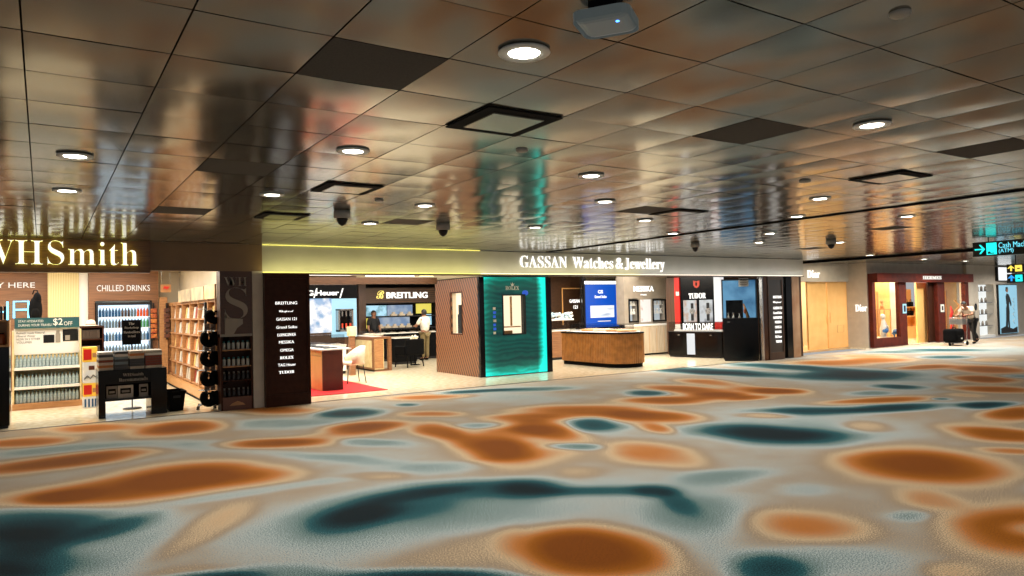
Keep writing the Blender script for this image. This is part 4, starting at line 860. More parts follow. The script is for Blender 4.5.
mp = nt.nodes.new('ShaderNodeMapping'); mp.inputs['Scale'].default_value = (.45, 1, 1); L(tc.outputs['Object'], mp.inputs[0]); L(mp.outputs[0], wv.inputs['Vector'])
nz = nt.nodes.new('ShaderNodeTexNoise'); nz.inputs['Scale'].default_value = 1.3; L(mp.outputs[0], nz.inputs['Vector'])
fac = mth('ADD', mth('MULTIPLY', wv.outputs['Fac'], .2), ed); fac = mth('ADD', fac, mth('MULTIPLY', mth('SUBTRACT', nz.outputs['Fac'], .52), .8)); fac = mth('MULTIPLY', fac, .74)
cr = nt.nodes.new('ShaderNodeValToRGB'); L(fac, cr.inputs[0]); e = cr.color_ramp.elements; e[0].position = .0; e[0].color = lin((6, 44, 44)); e[1].position = 1; e[1].color = lin((16, 240, 220))
x_ = e.new(.3); x_.color = lin((10, 84, 72)); x_ = e.new(.6); x_.color = lin((14, 150, 128))
L(cr.outputs[0], b.inputs['Emission Color']); b.inputs['Emission Strength'].default_value = 1.15; b.inputs['Base Color'].default_value = lin((6, 50, 46)); b.inputs['Roughness'].default_value = .25
q = MB().box(ax0, wx0, -.02, .02, az0, az1).box(wx1, ax1, -.02, .02, az0, az1).box(wx0, wx1, -.02, .02, az0, wz0).box(wx0, wx1, -.02, .02, wz1, az1); q.build('wave_panel', m, t)
q = MB().box(wx0-.03, wx0, -.04, .16, wz0-.03, wz1+.03).box(wx1, wx1+.03, -.04, .16, wz0-.03, wz1+.03).box(wx0, wx1, -.04, .16, wz1, wz1+.03).box(wx0, wx1, -.04, .16, wz0-.03, wz0); q.build('window_frame', m_gun, t)
bx(wx0, wx1, .14, .16, wz0, wz1).build('window_back', MATS['warm_niche'], t)
q = MB().box(wx0+.28, wx0+.32, .06, .1, wz0+.2, wz1-.02).box(wx0+.02, wx1-.1, .02, .13, wz0+.16, wz0+.19).box(wx0+.06, wx0+.3, .03, .12, wz0, wz0+.08); q.build('watch_stand', m_tan, t)
letters(serif('ROLEX'), X(506), X(519.5), Z(290), Z(286), -.02, m_paint, t, ext=.004)
q = MB(); cx = X(513); cz = Z(284.5)
q.prism([(cx-.03, cz-.04), (cx+.03, cz-.04), (cx+.06, cz+.04), (cx+.025, cz), (cx, cz+.06), (cx-.025, cz), (cx-.06, cz+.04)], -.026, -.02, 'y'); q.build('crown_mark', m_paint, t)
MB().ell((X(525.5), -.024, Z(293)), .10, .006, .07).build('blue_mark', glow('blue_mark', (40, 90, 200), .9), t)  # glowing oval, a blue reflection painted onto the panel
for k, y in enumerate((308, 312, 316, 320, 324, 328, 332)): bx(X(493), X(495.5)+.01*(k % 2), -.026, -.02, Z(y+1.3), Z(y-1.2)).build('dotted_mark', MATS['blue_mark'] if k % 3 else m_paint, t)  # column of small blue and white marks, the blue ones glowing

# ================================================================= WATCH SHOP, RIGHT HALF
fW = Fr(0, 20.2); xw = fW.q(540, 310)[0]; fW = Fr(xw, 20.2); X = lambda x, y=305: fW.q(x, y)[0]; Z = lambda y: fW.q(565, y)[1]
t = fthing('watch_display_wall', 'dark wooden wall with thin gold frame and small white shop name behind the flowers', 'display wall', fW)
bx(0, X(582), 0, .12, 0, 2.77).build('wall_panel', m_brown, t)
q = MB().box(X(562), X(562.8), -.02, 0, Z(325), Z(288)).box(X(562.8), X(580), -.02, 0, Z(289), Z(288)); q.build('gold_frame', m_gold, t)
letters('GASSAN', X(569.5), X(579.5), Z(303), Z(299.5), 0, m_wlet, t, ext=.01, off=.02); letters('121', X(573.5), X(577.5), Z(309), Z(305.5), 0, m_wlet, t, ext=.01, off=.02)
bx(X(580.5), X(584), -.12, 0, 0, 2.77).build('steel_post', m_steel, t)
f_ = Fr(0, 18.6); x0 = f_.q(548, 340)[0]; x1 = f_.q(581, 340)[0]; showcase('glass_showcase', 'glass showcase of pale sparkling flowers between the green kiosk and the bronze counter', (x0, 18.6, 0), x1-x0, .6, f_.q(565, 331)[1], m_walnut, .3, trays=4)
q = MB(); rb = random.Random(3); hh = f_.q(565, 331)[1]+.34
t = thing('flower_trough', 'long trough of pale blue and white flowers on the glass showcase', 'flowers', (x0, 18.9, hh)); w_ = x1-x0
bx(.1, w_-.1, -.08, .08, 0, .06, bev=.01).build('trough', m_white, t)
for k in range(60): q.mat(k % 2).ell((rb.uniform(.12, w_-.12), rb.uniform(-.12, .12), rb.uniform(.06, .24)), .05, .05, .04, 7, 5)
q.build('blossoms', [mat('pale_blue_petal', (190, 215, 228), .6), m_white], t)
fQ = Fr(0, 19.3); xq = fQ.q(584, 305)[0]; fQ = Fr(xq, 19.3); X = lambda x, y=305: fQ.q(x, y)[0]; Z = lambda y: fQ.q(602, y)[1]
t = fthing('light_screen', 'royal blue lit panel with white emblem and a wide white picture inset', 'screen', fQ)
bx(X(584.5), X(619.5), 0, .08, 0, Z(281)).build('panel_body', m_gun, t); bx(X(585.5), X(618.5), -.015, 0, Z(327), Z(284.5)).build('blue_face', glow('royal_blue', (16, 88, 205), .85), t)
bx(X(585), X(619), -.04, 0, Z(284), Z(281.2)).build('top_light', m_panel, t)
letters('Grand Seiko', X(594.5), X(606.5), Z(298), Z(295.3), -.015, m_wlet, t, ext=.006, off=.015)
letters('GS', X(598), X(603), Z(293.5), Z(290), -.015, m_wlet, t, name='emblem', ext=.006, off=.02)
m_snow = mat('snow_picture', (246, 248, 250), .4, em=(246, 248, 250), es=1.0, col2=(120, 150, 190), scale=3, stretch=(.5, 1, 3), ramp=(.55, .8))
bx(X(590), X(613.5), -.03, -.015, Z(317.5), Z(305.5)).build('picture_inset', m_snow, t); bx(X(597), X(610), -.02, -.015, Z(321.5), Z(320.7)).build('caption_line', m_paint, t)
for k, px_ in enumerate((621.5,)):
    s, _ = fQ.q(px_, 300); o = bx(-.08, .08, 0, .16, 0, 2.77).build('steel_post', m_steel, None, (xq+s, 19.2, 0)); tag(o, 'polished steel post right of the royal blue panel', 'post')
# cream jewellery wall
fM = Fr(0, 18.3); xm = fM.q(625, 330)[0]; fM = Fr(xm, 18.3); X = lambda x, y=310: fM.q(x, y)[0]; Z = lambda y: fM.q(645, y)[1]
t = fthing('jewellery_display_wall', 'cream jewellery wall with white raised letters, two dark windows and a portrait picture', 'display wall', fM)
m_sil = mat('silvery_cream', (158, 148, 134), .4, .1, col2=(148, 138, 124), scale=4)
WR = X(668)
q = MB().box(0, WR, 0, .4, Z(298.5), 2.77).box(0, X(628.5), 0, .4, Z(324), Z(298.5)).box(X(638.5), X(652.5), 0, .4, Z(324), Z(298.5)).box(X(666), WR, 0, .4, Z(324), Z(298.5)).box(X(628.5), X(638.5), .3, .4, Z(324), Z(298.5)).box(X(652.5), X(666), .3, .4, Z(324), Z(298.5)); q.build('wall_panel', m_sil, t)
for a, b_ in ((628.5, 638.5), (652.5, 666)):
    q = MB(); x0, x1, z0, z1 = X(a), X(b_), Z(322), Z(299.5); q.box(x0, x0+.05, -.02, .02, z0, z1).box(x1-.05, x1, -.02, .02, z0, z1).box(x0, x1, -.02, .02, z1-.05, z1).box(x0, x1, -.02, .02, z0, z0+.05)
    fr_ = q.build('window_frame', m_blackm, t); bx(x0+.05, x1-.05, .27, .29, z0+.05, z1-.05).build('window_back', mat('pearl_back', (196, 206, 212), .4, em=(196, 206, 212), es=.75), t)
    q = MB()
    for z_ in (z0+.3, z0+.6): q.box(x0+.1, x1-.1, .05, .25, z_-.02, z_)
    for z_ in (z0+.3, z0+.6):
        for u in (.3, .55, .8): q.lathe([(.03, 0), (.05, .03), (.02, .12), (.04, .16)], c=(x0+(x1-x0)*u, .14, z_), n=10)
    q.build('jewellery_stand', m_white, t)
x0, x1 = X(640.5), X(650.5); bx(x0, x1, -.02, 0, Z(322), Z(299.5)).build('portrait_picture', mat('portrait', (246, 240, 232), .4, em=(246, 240, 232), es=.9, col2=(206, 130, 90), scale=3.3, ramp=(.54, .66)), t)
letters('MESSIKA', X(634), X(654), Z(291.5), Z(286), 0, m_wlet, t, ext=.02, off=.02); letters('PARIS', X(641), X(647), Z(295.5), Z(294), 0, m_wlet, t, ext=.01)
bx(0, WR, -.45, 0, .06, Z(325.5)).build('cabinet', mat('limed_wood', (196, 182, 160), .5, col2=(178, 162, 140), scale=5, stretch=(4, 1, .4)), t); bx(-.01, WR+.01, -.47, 0, Z(325.5), Z(324)).build('ledge', m_white, t); bx(.03, WR-.03, -.42, 0, 0, .06).build('plinth', m_blackm, t)
q = MB(); 
for u in np.linspace(0, WR, 7)[1:-1]: q.box(u-.006, u+.006, -.454, -.45, .1, Z(328))
q.build('cabinet_groove', m_tan, t)

# --- bronze island counter
t = thing('island_counter', 'long bronze reeded island counter with rounded near end and dark plinth', 'counter', (13.62, 15.26, 0)); hz = .96
def outline(rad, L_, rib=0, n=None):
    pts = []; per = 0; seq = []
    # start at the far left corner, run down the left side, round the end, back up the right side
    N1 = int(L_/.012)
    for k in range(N1): seq.append((-rad, L_-k*L_/N1, -1, 0))
    N2 = int(PI*rad/.012)
    for k in range(N2+1): a = PI+PI*k/N2; seq.append((rad*math.cos(a), rad*math.sin(a), math.cos(a), math.sin(a)))
    for k in range(1, N1+1): seq.append((rad, k*L_/N1, 1, 0))
    for k, (x, y, nx, ny) in enumerate(seq):
        d = rib*(abs(math.sin(k*PI/6.0))) if rib else 0; pts.append((x+nx*d, y+ny*d))
    return pts
MB().prism(outline(.62, 1.95, .016), .11, hz-.04).build('reeded_body', m_count, t); MB().prism(outline(.58, 1.92)[::4], 0, .11).build('plinth', m_blackm, t)
MB().prism(outline(.64, 1.96)[::3], hz-.04, hz).build('tabletop', m_black, t)
MB().prism(outline(.54, 1.8)[::4], hz, hz+.012).build('inlay', m_white, t)
q = MB(); 
q.box(-.5, -.494, 0, 1.7, hz+.012, hz+.22).box(.494, .5, 0, 1.7, hz+.012, hz+.22).box(-.5, .5, 1.694, 1.7, hz+.012, hz+.22).box(-.494, .494, 0, .006, hz+.012, hz+.22); q.build('glass_cover', m_glass, t)
for k, (y, mm) in enumerate(((.2, m_tan), (.75, m_leath), (1.3, m_tan))):
    tr = MB().lathe([(.2, 0), (.22, .02), (.22, .06), (.1, .07)], n=20, sx=1.6).build('display_tray', mm, t, (0, y, hz+.013))
    q = MB()
    for u in (-.2, -.1, 0, .1, .2): watch(q, u, 0, .07, .018)
    q.build('watches', [m_steel, m_blackm], tr)
tr = MB().lathe([(.2, 0), (.22, .02), (.22, .05), (.1, .06)], n=20, sx=1.5).build('display_tray', m_tan, t, (0, -.25, hz+.013))

# --- black curved watch counter and its red and black wall
ang = math.degrees(math.atan2(14.61-16.39, 17.02-16.62)); fU = Fr(16.62*1.028, 16.39*1.028, ang); U = lambda x, y=345: fU.q(x, y)[0]; hz = fU.q(695, 331.5)[1]; w_ = U(722)
t = fthing('watch_counter', 'black curved counter with a painted highlight stripe and glass top before the red stripes', 'counter', fU)
def bow(x0, x1, d, dep, n=16): return [(x0+(x1-x0)*k/n, -d*math.sin(PI*k/n)) for k in range(n+1)]+[(x1, dep), (x0, dep)]
MB().prism(bow(0, w_, .12, .6), .05, hz-.02).build('body', m_black, t); MB().prism(bow(.04, w_-.04, .08, .55), 0, .05).build('plinth', m_gun, t); MB().prism(bow(-.01, w_+.01, .13, .61), hz-.02, hz).build('tabletop', m_gun, t)
q = MB(); a, b_ = U(689), U(697); pts = [(a+(b_-a)*k/4, -.12*math.sin(PI*(a+(b_-a)*k/4)/w_)-.012) for k in range(5)]; q.prism(pts+[(p[0], p[1]+.008) for p in pts[::-1]], .1, hz-.06); q.build('painted_highlight', glow('highlight_glow', (214, 222, 232), .75), t)  # glowing strip painted on as the highlight of the glossy curved front
for x in (681, 713): bx(U(x)-.04, U(x)+.04, -.13, -.10, hz-.12, hz-.1).build('lock_plate', m_steel, t)
gh = fU.q(695, 322)[1]
q = MB().prism(bow(.02, w_-.02, .11, -.1), hz, hz+.02); 
q = MB().box(.02, w_-.02, 0, .006, hz, gh).box(.02, .026, .006, .5, hz, gh).box(w_-.026, w_-.02, .006, .5, hz, gh).box(.02, w_-.02, .5, .506, hz, gh).box(.02, w_-.02, 0, .506, gh, gh+.008); q.build('glass_cover', m_glass, t)
letters('BORN TO DARE', U(683, 327), U(713, 327), hz+.05, gh-.04, -.0, m_wlet, t, ext=.008, off=.02); bx(.1, w_-.1, .2, .4, hz, hz+.05).build('display_tray', m_white, t)
fV0 = fU.w(0, 1.0); fV = Fr(fV0[0], fV0[1], ang); V = lambda x, y=300: fV.q(x, y)[0]; Z = lambda y: fV.q(698, y)[1]
t = fthing('watch_display_wall', 'black watch wall with red shield, white name and two poster windows between red stripes', 'display wall', fV)
bx(V(680.5), V(715), 0, .15, 0, 2.6).build('wall_panel', m_black, t)
bx(V(675.3), V(680.3), -.05, .15, Z(324), 2.6).build('red_stripe', m_red, t); bx(V(675.3), V(680.3), -.05, .15, 0, Z(324)).build('white_stripe', m_white, t)
bx(V(666.5), V(675), -.02, .15, 0, 2.6).build('brown_post', m_walld, t); bx(V(677), V(680), -.06, -.05, Z(295), Z(291)).build('badge', m_paint, t)
bx(V(714.8), V(722), -.05, .15, Z(322), 2.6).build('white_stripe', glow('white_stripe', (240, 240, 240), .85), t); bx(V(714.8), V(722), -.05, .15, 0, Z(322)).build('red_stripe', m_red, t)
letters(serif('TUDOR'), V(689), V(706), Z(298.5), Z(293), 0, m_wlet, t, ext=.02)
cx = V(697); z1, z0 = Z(280.5), Z(288); sw = (V(700)-V(694))/2
MB().prism([(cx-sw, z1), (cx-sw, z0+.1), (cx-sw*.6, z0+.03), (cx, z0), (cx+sw*.6, z0+.03), (cx+sw, z0+.1), (cx+sw, z1), (cx, z1-.03)], -.02, 0, 'y').build('shield', glow('shield_red', (214, 60, 36), .9), t)
MB().prism([(cx-sw*.3, z1-.06), (cx-sw*.3, z0+.1), (cx, z0+.06), (cx+sw*.3, z0+.1), (cx+sw*.3, z1-.06)], -.026, -.02, 'y').build('shield_core', m_dirb, t)
for k, (a, b_) in enumerate(((683.5, 696.5), (699.5, 712.5))):
    x0, x1 = V(a), V(b_); z0, z1 = Z(322.5), Z(300); pn = bx(x0, x1, -.02, 0, z0, z1).build('poster', mat(f'poster_{"amber" if k == 0 else "steel"}', (206, 212, 218), .35, em=(206, 212, 218), es=.65, col2=(196, 134, 84) if k == 0 else (90, 96, 104), scale=2.6, ramp=(.46, .62)), t)
    xx = x0+(x1-x0)*(.68 if k == 0 else .66)
    q = MB().mat(0).box(xx-.05, xx+.05, -.03, -.02, z0+.06, z1-.1); q.mat(1).lathe([(.1, -.002), (.1, .002)], c=(0, 0, 0), n=20)
    for v in list(q.b.verts)[-40:]: v.co = Vector((xx+v.co.x, -.03+v.co.z, (z0+z1)/2+v.co.y))
    q.build('watch_picture', [m_gun, m_steel], pn)

# --- blue lit tall showcase
ang2 = math.degrees(math.atan2(13.72-14.35, 17.36-16.8)); fP = Fr(16.8, 14.35, ang2); U = lambda x, y=330: fP.q(x, y)[0]; Z = lambda y: fP.q(741, y)[1]; w_ = U(758.5); hz = Z(318); ht_ = 2.40
t = fthing('tall_showcase', 'black curved plinth with a tall sky blue lit glass case on top', 'showcase', fP)
MB().prism(bow(0, w_, .1, .55), .04, hz-.02).build('plinth_body', m_black, t); MB().prism(bow(.03, w_-.03, .07, .5), 0, .04).build('base', m_gun, t); MB().prism(bow(-.01, w_+.01, .11, .56), hz-.02, hz).build('deck', m_gun, t)
m = mat('sky_back', (120, 180, 220), .4, em=(120, 180, 220), es=.95, col2=(44, 96, 140), scale=1.1, ramp=(.4, .62)); bx(.03, w_-.02, .5, .54, hz, ht_-.03).build('blue_back', m, t)
q = MB().box(0, .03, .02, .54, hz, ht_).box(w_-.03, w_, .02, .54, hz, ht_).box(0.03, w_-.03, .02, .54, ht_-.03, ht_); q.build('case_frame', m_gun, t); bx(.03, w_-.03, .02, .026, hz, ht_-.03).build('glass_pane', m_glass, t)
bx(U(740), U(750), .03, .04, Z(286.5), Z(278.5)).build('card', m_paint, t); q = MB()
for k in range(3): q.box(U(741.5), U(748.5), .026, .03, Z(284.8-2*k), Z(284.8-2*k)+.02)
q.build('card_print', m_greyp, t)
for x in (727, 738): bx(U(x)+.02, U(x)+.08, -.09, -.06, hz-.12, hz-.1).build('lock_plate', m_steel, t)
bx(U(727), U(744), .2, .42, hz, Z(300)).build('riser_block', m_blackm, t)
q = MB().mat(0).tube([(U(749), .2, hz), (U(747), .2, hz+.2), (U(744.5), .2, hz+.42)], [.05, .04, .02], 10).mat(1).ell((U(746), .18, hz+.2), .05, .03, .08); q.build('watch_figure', [m_tan, mat('amber_dial', (190, 96, 40), .3)], t)
for k, x in enumerate((729, 734, 740)): 
    q = MB(); q.mat(0).lathe([(.035, 0), (.03, .05), (.012, .06), (.012, .12)], c=(U(x), .1, hz), n=12).mat(1).lathe([(.035, .12), (.035, .15)], c=(U(x), .1, hz), n=12); q.build('watch_stand', [m_white, m_steel], t)
# --- right end posts and directory
fE2 = Fr(0, 13.62); x0, x1 = fE2.q(759.5, 330)[0], fE2.q(768, 330)[0]-.06
t = thing('bronze_post', 'glossy bronze post with a thin silver edge beside the narrow name board', 'post', (x0, 13.5, 0)); bx(.04, x1-x0, 0, .14, 0, 2.45).build('shaft', mat('bronze_gloss', (96, 60, 38), .2, .3, col2=(60, 36, 24), scale=2), t); bx(0, .04, -.01, .14, 0, 2.45).build('silver_edge', m_steel, t)
fD2 = Fr(fE2.q(769.3, 330)[0]+.02, 13.5)
yy = [297, 302.4, 307.9, 312.7, 317.5, 322, 327, 331.8, 336.6, 341.4]
directory('narrow dark grey board with ten white brand names at the right end of the shop', fD2, 769, 784, 278, yy, [(773, 781.3)]*2+[(773.2, 781.8)]*3+[(775, 781.5)]*3+[(775, 781.8), (776, 781.8)], .25, (mat('graphite', (56, 50, 46), .35), m_walld), 2.6)
x0, x1 = fE2.q(784.5, 330)[0], fE2.q(790, 330)[0]; o = bx(0, x1-x0, 0, .4, 0, 2.45).build('black_post', m_black, None, (x0, 13.52, 0)); tag(o, 'plain black post between the right name board and the bronze edge column', 'post')
x0, x1 = fE2.q(790.3, 330)[0], fE2.q(797.5, 330)[0]; o = bx(0, x1-x0, 0, .4, 0, 2.45).build('edge_column', mat('beige_gloss', (150, 110, 80), .2, .2, col2=(196, 164, 130), scale=1.3, stretch=(1, 1, .7)), None, (x0, 13.52, 0)); tag(o, 'glossy beige and bronze column at the right end of the watch shop', 'column')

# ================================================================= FASHION SHOPS
YD = 15.0; fO = Fr(0, YD); m_wall = m_stone
lamp('AREA', (22.8, 17.0, 2.7), 220, (1, .86, .66), 2.2, sy=2); lamp('AREA', (22, 14.2, 2.96), 30, (1, .88, .7), 2.4, sy=.5)
struct(bx(19.75, Fr(0, 14.2).q(871.5, 310)[0]-.015, YD, YD+.15, 2.36, 3.0).build('wall_front', m_wall)); XR = Fr(0, 14.2).q(871.5, 310)[0]-.015; struct(bx(XR, XR+.12, 14.33, YD+.15, 0, 3.0).build('wall_return', m_wall))
struct(bx(19.75, 27, 18.6, 18.75, 0, 3).build('wall_back', m_inner)); struct(bx(24.6, 24.75, YD+.15, 18.6, 0, 3).build('wall_side', m_inner)); struct(bx(19.75, 27, YD+.15, 18.6, 2.8, 2.9).build('ceiling', m_icel))
o = thing('shop_sign', 'glowing white serif shop name on the stone fascia above the gold doors', 'shop sign', (0, YD, 0)); ftx(fO, serif('Dior'), 807, 270.3, 819.5, 277.8, 0, m_wlet, o, ext=.02)
fO2 = Fr(XR, YD, -90); o = fthing('shop_sign', 'small glowing white serif shop name on the stone return wall beside the oxblood front', 'shop sign', fO2); ftx(fO2, serif('Dior'), 855.5, 304.5, 867, 311.5, 0, m_wlet, o, ext=.02)
fO3 = Fr(0, YD+.1)
for a, b_, lb, mm in ((808, 827.3, 'left leaf of the closed gold panel doors', m_gold2), (828, 848.5, 'right leaf of the closed gold panel doors with a small square plate', m_gold)):
    s0, s1 = fO3.q(a, 315)[0], fO3.q(b_, 315)[0]; t = thing('panel_door', lb, 'door', (s0, YD+.1, 0)); bx(0, s1-s0-.03, 0, .06, .01, 2.36).build('leaf', mm, t)
    if a > 820: q = MB(); w_ = s1-s0; q.box(w_*.42, w_*.75, -.008, 0, .55, .56).box(w_*.42, w_*.75, -.008, 0, .8, .81).box(w_*.42, w_*.43, -.008, 0, .55, .81).box(w_*.74, w_*.75, -.008, 0, .55, .81); q.build('plate_outline', m_tan, t)
    MB().tube([(s1-s0-.12 if a < 820 else .08, -.04, .9), (s1-s0-.12 if a < 820 else .08, -.04, 1.3)], .012).build('handle', m_gold, t)
fI = Fr(0, 17.2); x0, x1 = fI.q(796, 315)[0], fI.q(812, 315)[0]; Zi = lambda y: fI.q(803, y)[1]
t = thing('bag_shelf', 'lit cream shelving with handbags seen left of the gold doors', 'shelf', (x0, 17.2, 0)); w_ = x1-x0
bx(0, w_, .3, .34, 0, 2.7).build('back_panel', glow('shelf_back', (250, 232, 184), .8), t)
for y in (301, 316.5, 330): bx(0, w_, 0, .3, Zi(y)-.03, Zi(y)).build('shelf_board', m_white, t)
bx(0, w_, 0, .3, 0, Zi(331)-.1).build('cabinet', m_tan, t); q = MB()
for k in (1, 2): q.box(.02, w_-.02, -.006, 0, k*.3-.01, k*.3)
q.build('drawer_line', m_walnut, t)
def bag(mb, w, h, d):
    mb.mat(0); taper(mb, -w/2, w/2, -d/2, d/2, 0, h, -.03 if False else .0); mb.box(-w/2+.0, w/2-.0, -d/2, d/2, h*.98, h); mb.mat(1).tube([(-w*.25, 0, h), (-w*.2, 0, h*1.5), (w*.2, 0, h*1.5), (w*.25, 0, h)], .01, 6); return mb
for y, x, c, lb in ((316.5, 801, (196, 120, 50), 'amber handbag on the middle shelf left of the gold doors'), (330, 799.5, (190, 120, 60), 'tan handbag on the lower shelf left of the gold doors'), (330, 805, (180, 40, 40), 'red handbag on the lower shelf left of the gold doors'), (301, 803, (222, 200, 120), 'yellow handbag on the top shelf left of the gold doors')):
    bag(MB(), .24, .2, .12).build('handbag', [mat('bag_leather', c, .4), m_gold], None, (fI.q(x, y)[0], 17.35, Zi(y))); tag(bpy.context.scene.objects[-1] if False else C.objects[-1], lb, 'handbag')

# oxblood front
fX = Fr(24.97, 14.2); X = lambda x, y=310: fX.q(x, y)[0]; Z = lambda x, y: fX.q(x, y)[1]
xl = X(871.5); xrr = X(968); 
t = fthing('boutique_facade', 'oxblood red shop front with two lit windows, open doorway and white lettering on its fascia', 'shop front', fX)
zf0, zf1 = 2.30, 2.62; zs = .32
bx(xl, xrr, -.25, .1, zf0, zf1).build('fascia_box', m_herm, t)
cols = [(871.5, 874.5), (898.5, 905.5), (937, 944), (964.5, 968)]
for a, b_ in cols: bx(X(a), X(b_), -.05, .1, 0, zf0).build('upright', m_herm, t)
wins = [(874.5, 898.5), (944, 964.5)]
for a, b_ in wins:
    bx(X(a), X(b_), -.05, .1, 0, zs).build('sill_panel', m_herm, t); bx(X(a), X(b_), .0, .012, zs, zf0).build('window_glass', m_glass, t)
letters(serif('HERMES'), X(917), X(935.5), 2.40, 2.53, -.25, m_wlet1, t, ext=.02)
fa = Fr(24.97, 14.5); fb_ = Fr(24.97, 14.32); bx(fa.q(917, 310)[0], fa.q(929, 310)[0], .3, .36, .0, zf0).build('gold_screen', m_gold2, t); bx(fb_.q(928, 310)[0], X(938), .1, .16, 0, zf0).build('dark_door', m_dirb, t)
lamp('AREA', (27.8, 14.9, 2.65), 280, (1, .85, .62), 5, sy=.8); lamp('AREA', (27.5, 16.5, 2.65), 200, (1, .85, .62), 4, sy=1)
struct(bx(24.8, 32.5, 17.6, 17.7, 0, 3).build('wall_back', m_gold2)); struct(bx(XR+.13, 32.4, 14.45, 17.6, 2.7, 2.8).build('ceiling', m_icel)); struct(bx(24.1, 32.5, 14.3, 17.6, -.05, 0.0).build('floor', m_marble))
struct(bx(XR+.12, 24.97+xrr, 14.33, 14.42, 2.62, 3.0).build('wall_front', m_wall)); 
# window backs and window props
for k, (a, b_) in enumerate(wins):
    x0, x1 = 24.97+X(a), 24.97+X(b_); xs0, xs1 = max(XR+.13, Fr(0, 15.2).q(a-3, 310)[0]), Fr(0, 15.2).q(b_, 310)[0]
    t = thing('window_plinth', ('low oxblood edged plinth in the left lit window' if k == 0 else 'low oxblood edged plinth in the right lit window behind the man'), 'plinth', (x0, 14.35, 0)); bx(0.03, x1-x0+(.12 if k == 0 else .7), .12, .72, 0, zs-.02).build('block', m_cream, t); bx(.02, x1-x0-.02, .1, .12, 0, zs-.02).build('edge', m_herm, t)
    t = thing('window_backdrop', ('honey wood backdrop with pale strips in the left lit window' if k == 0 else 'honey wood backdrop in the right lit window'), 'backdrop', (xs0, 15.2, 0)); w_ = xs1-xs0
    bx(0.02, w_-.02, 0, .05, 0, 2.6).build('panel', m_gold2, t); bx(w_*.68, w_*.9, -.03, 0, zs, 2.4).build('pale_strip', m_cream, t); bx(w_*.2, w_*.24, -.03, 0, zs, 2.0).build('batten', m_tan, t)
m_msc = mat('figure_white', (232, 228, 220), .5); fy = Fr(0, 14.75); XX = lambda p: fy.q(p, 315)[0]
t = thing('window_table', 'tan framed open cube table in the left lit window', 'table', (XX(882.5), 14.68, zs-.02)); q = MB()
for a in (0, .42):
    for b_ in (0, .4): q.box(a, a+.025, b_, b_+.025, 0, 1.0)
q.box(0, .445, 0, .425, 1.0, 1.03); q.build('frame', m_tan, t)
t = thing('sculpture', 'white and blue figure sculpture low in the left lit window', 'sculpture', (XX(878.8), 14.6, zs-.02))
q = MB().lathe([(.13, 0), (.13, .02), (.05, .05)], n=14).tube([(0, 0, .03), (-.02, 0, .3), (.05, 0, .5), (0, 0, .66)], [.1, .12, .1, .05], 12).tube([(0, 0, .5), (.2, -.05, .4), (.25, -.05, .2)], [.05, .04, .03], 8).ell((0, 0, .76), .085, .09, .1).mat(1).ell((.02, -.05, .25), .15, .1, .12); q.build('figure', [m_msc, mat('figure_blue', (70, 120, 180), .5)], t)
t = thing('sculpture', 'blue crouching animal shape on the left window plinth', 'sculpture', (XX(888.5), 14.5, zs-.02)); MB().tube([(-.15, 0, .12), (0, 0, .2), (.14, 0, .18)], [.06, .1, .07], 10).ell((.2, 0, .25), .07, .06, .07).tube([(-.1, 0, .12), (-.1, 0, 0)], .03).tube([(.1, 0, .15), (.12, 0, 0)], .03).build('figure', MATS['figure_blue'], t)
t = thing('sculpture', 'pale orange seated figure high in the left lit window', 'sculpture', (XX(882.5)+.2, 14.88, zs-.02+1.03)); MB().lathe([(.08, 0), (.08, .02), (.03, .03)], n=12).tube([(0, 0, .02), (0, 0, .2)], [.07, .05], 10).ell((0, 0, .27), .06, .06, .07).build('figure', m_tan, t)
t = thing('sculpture', 'red and orange ribbon sculpture in the right lit window behind the trolley', 'sculpture', (XX(949.5), 14.7, zs-.02)); MB().lathe([(.1, 0), (.1, .02)], n=12).tube([(0, 0, .02), (.1, 0, .3), (-.05, 0, .55), (.12, 0, .8), (0, 0, 1.05)], [.06, .07, .05, .06, .02], 10).build('ribbon', m_red, t)
t = thing('sculpture', 'tall amber spiral in the right lit window', 'sculpture', (XX(957), 14.75, zs-.02)); MB().lathe([(.1, 0), (.1, .02)], n=12).tube([(.08*math.cos(a), .08*math.sin(a), .02+a*.09) for a in np.linspace(0, 14, 40)], .03, 8).build('spiral', m_tan, t)
# interior shelf of dark bags through the doorway
fJ = Fr(0, 16.4); x0 = fJ.q(904, 310)[0]; x1 = fJ.q(920, 310)[0]; t = thing('bag_stand', 'tan display stand with dark bags seen through the open doorway', 'display stand', (x0, 16.4, 0)); w_ = x1-x0
q = MB().box(0, .04, 0, .4, 0, 1.35).box(w_-.04, w_, 0, .4, 0, 1.35).box(0, w_, .36, .4, 0, 2.1).box(.04, w_-.04, 0, .36, .92, .96).box(.04, w_-.04, 0, .36, 1.31, 1.35).box(.04, w_-.04, 0, .36, 0, .5); q.build('carcass', m_gold, t)
for z_, nm in ((.96, 'lower'), (1.35, 'upper')):
    for k in range(3): o = bag(MB(), .2, .2, .12).build('handbag', [m_fabk, m_blackm], None, (x0+.2+k*.32, 16.55, z_)); tag(o, f'black handbag on the {nm} shelf inside the open doorway', 'handbag', f'black bags on the {nm} doorway stand shelf')
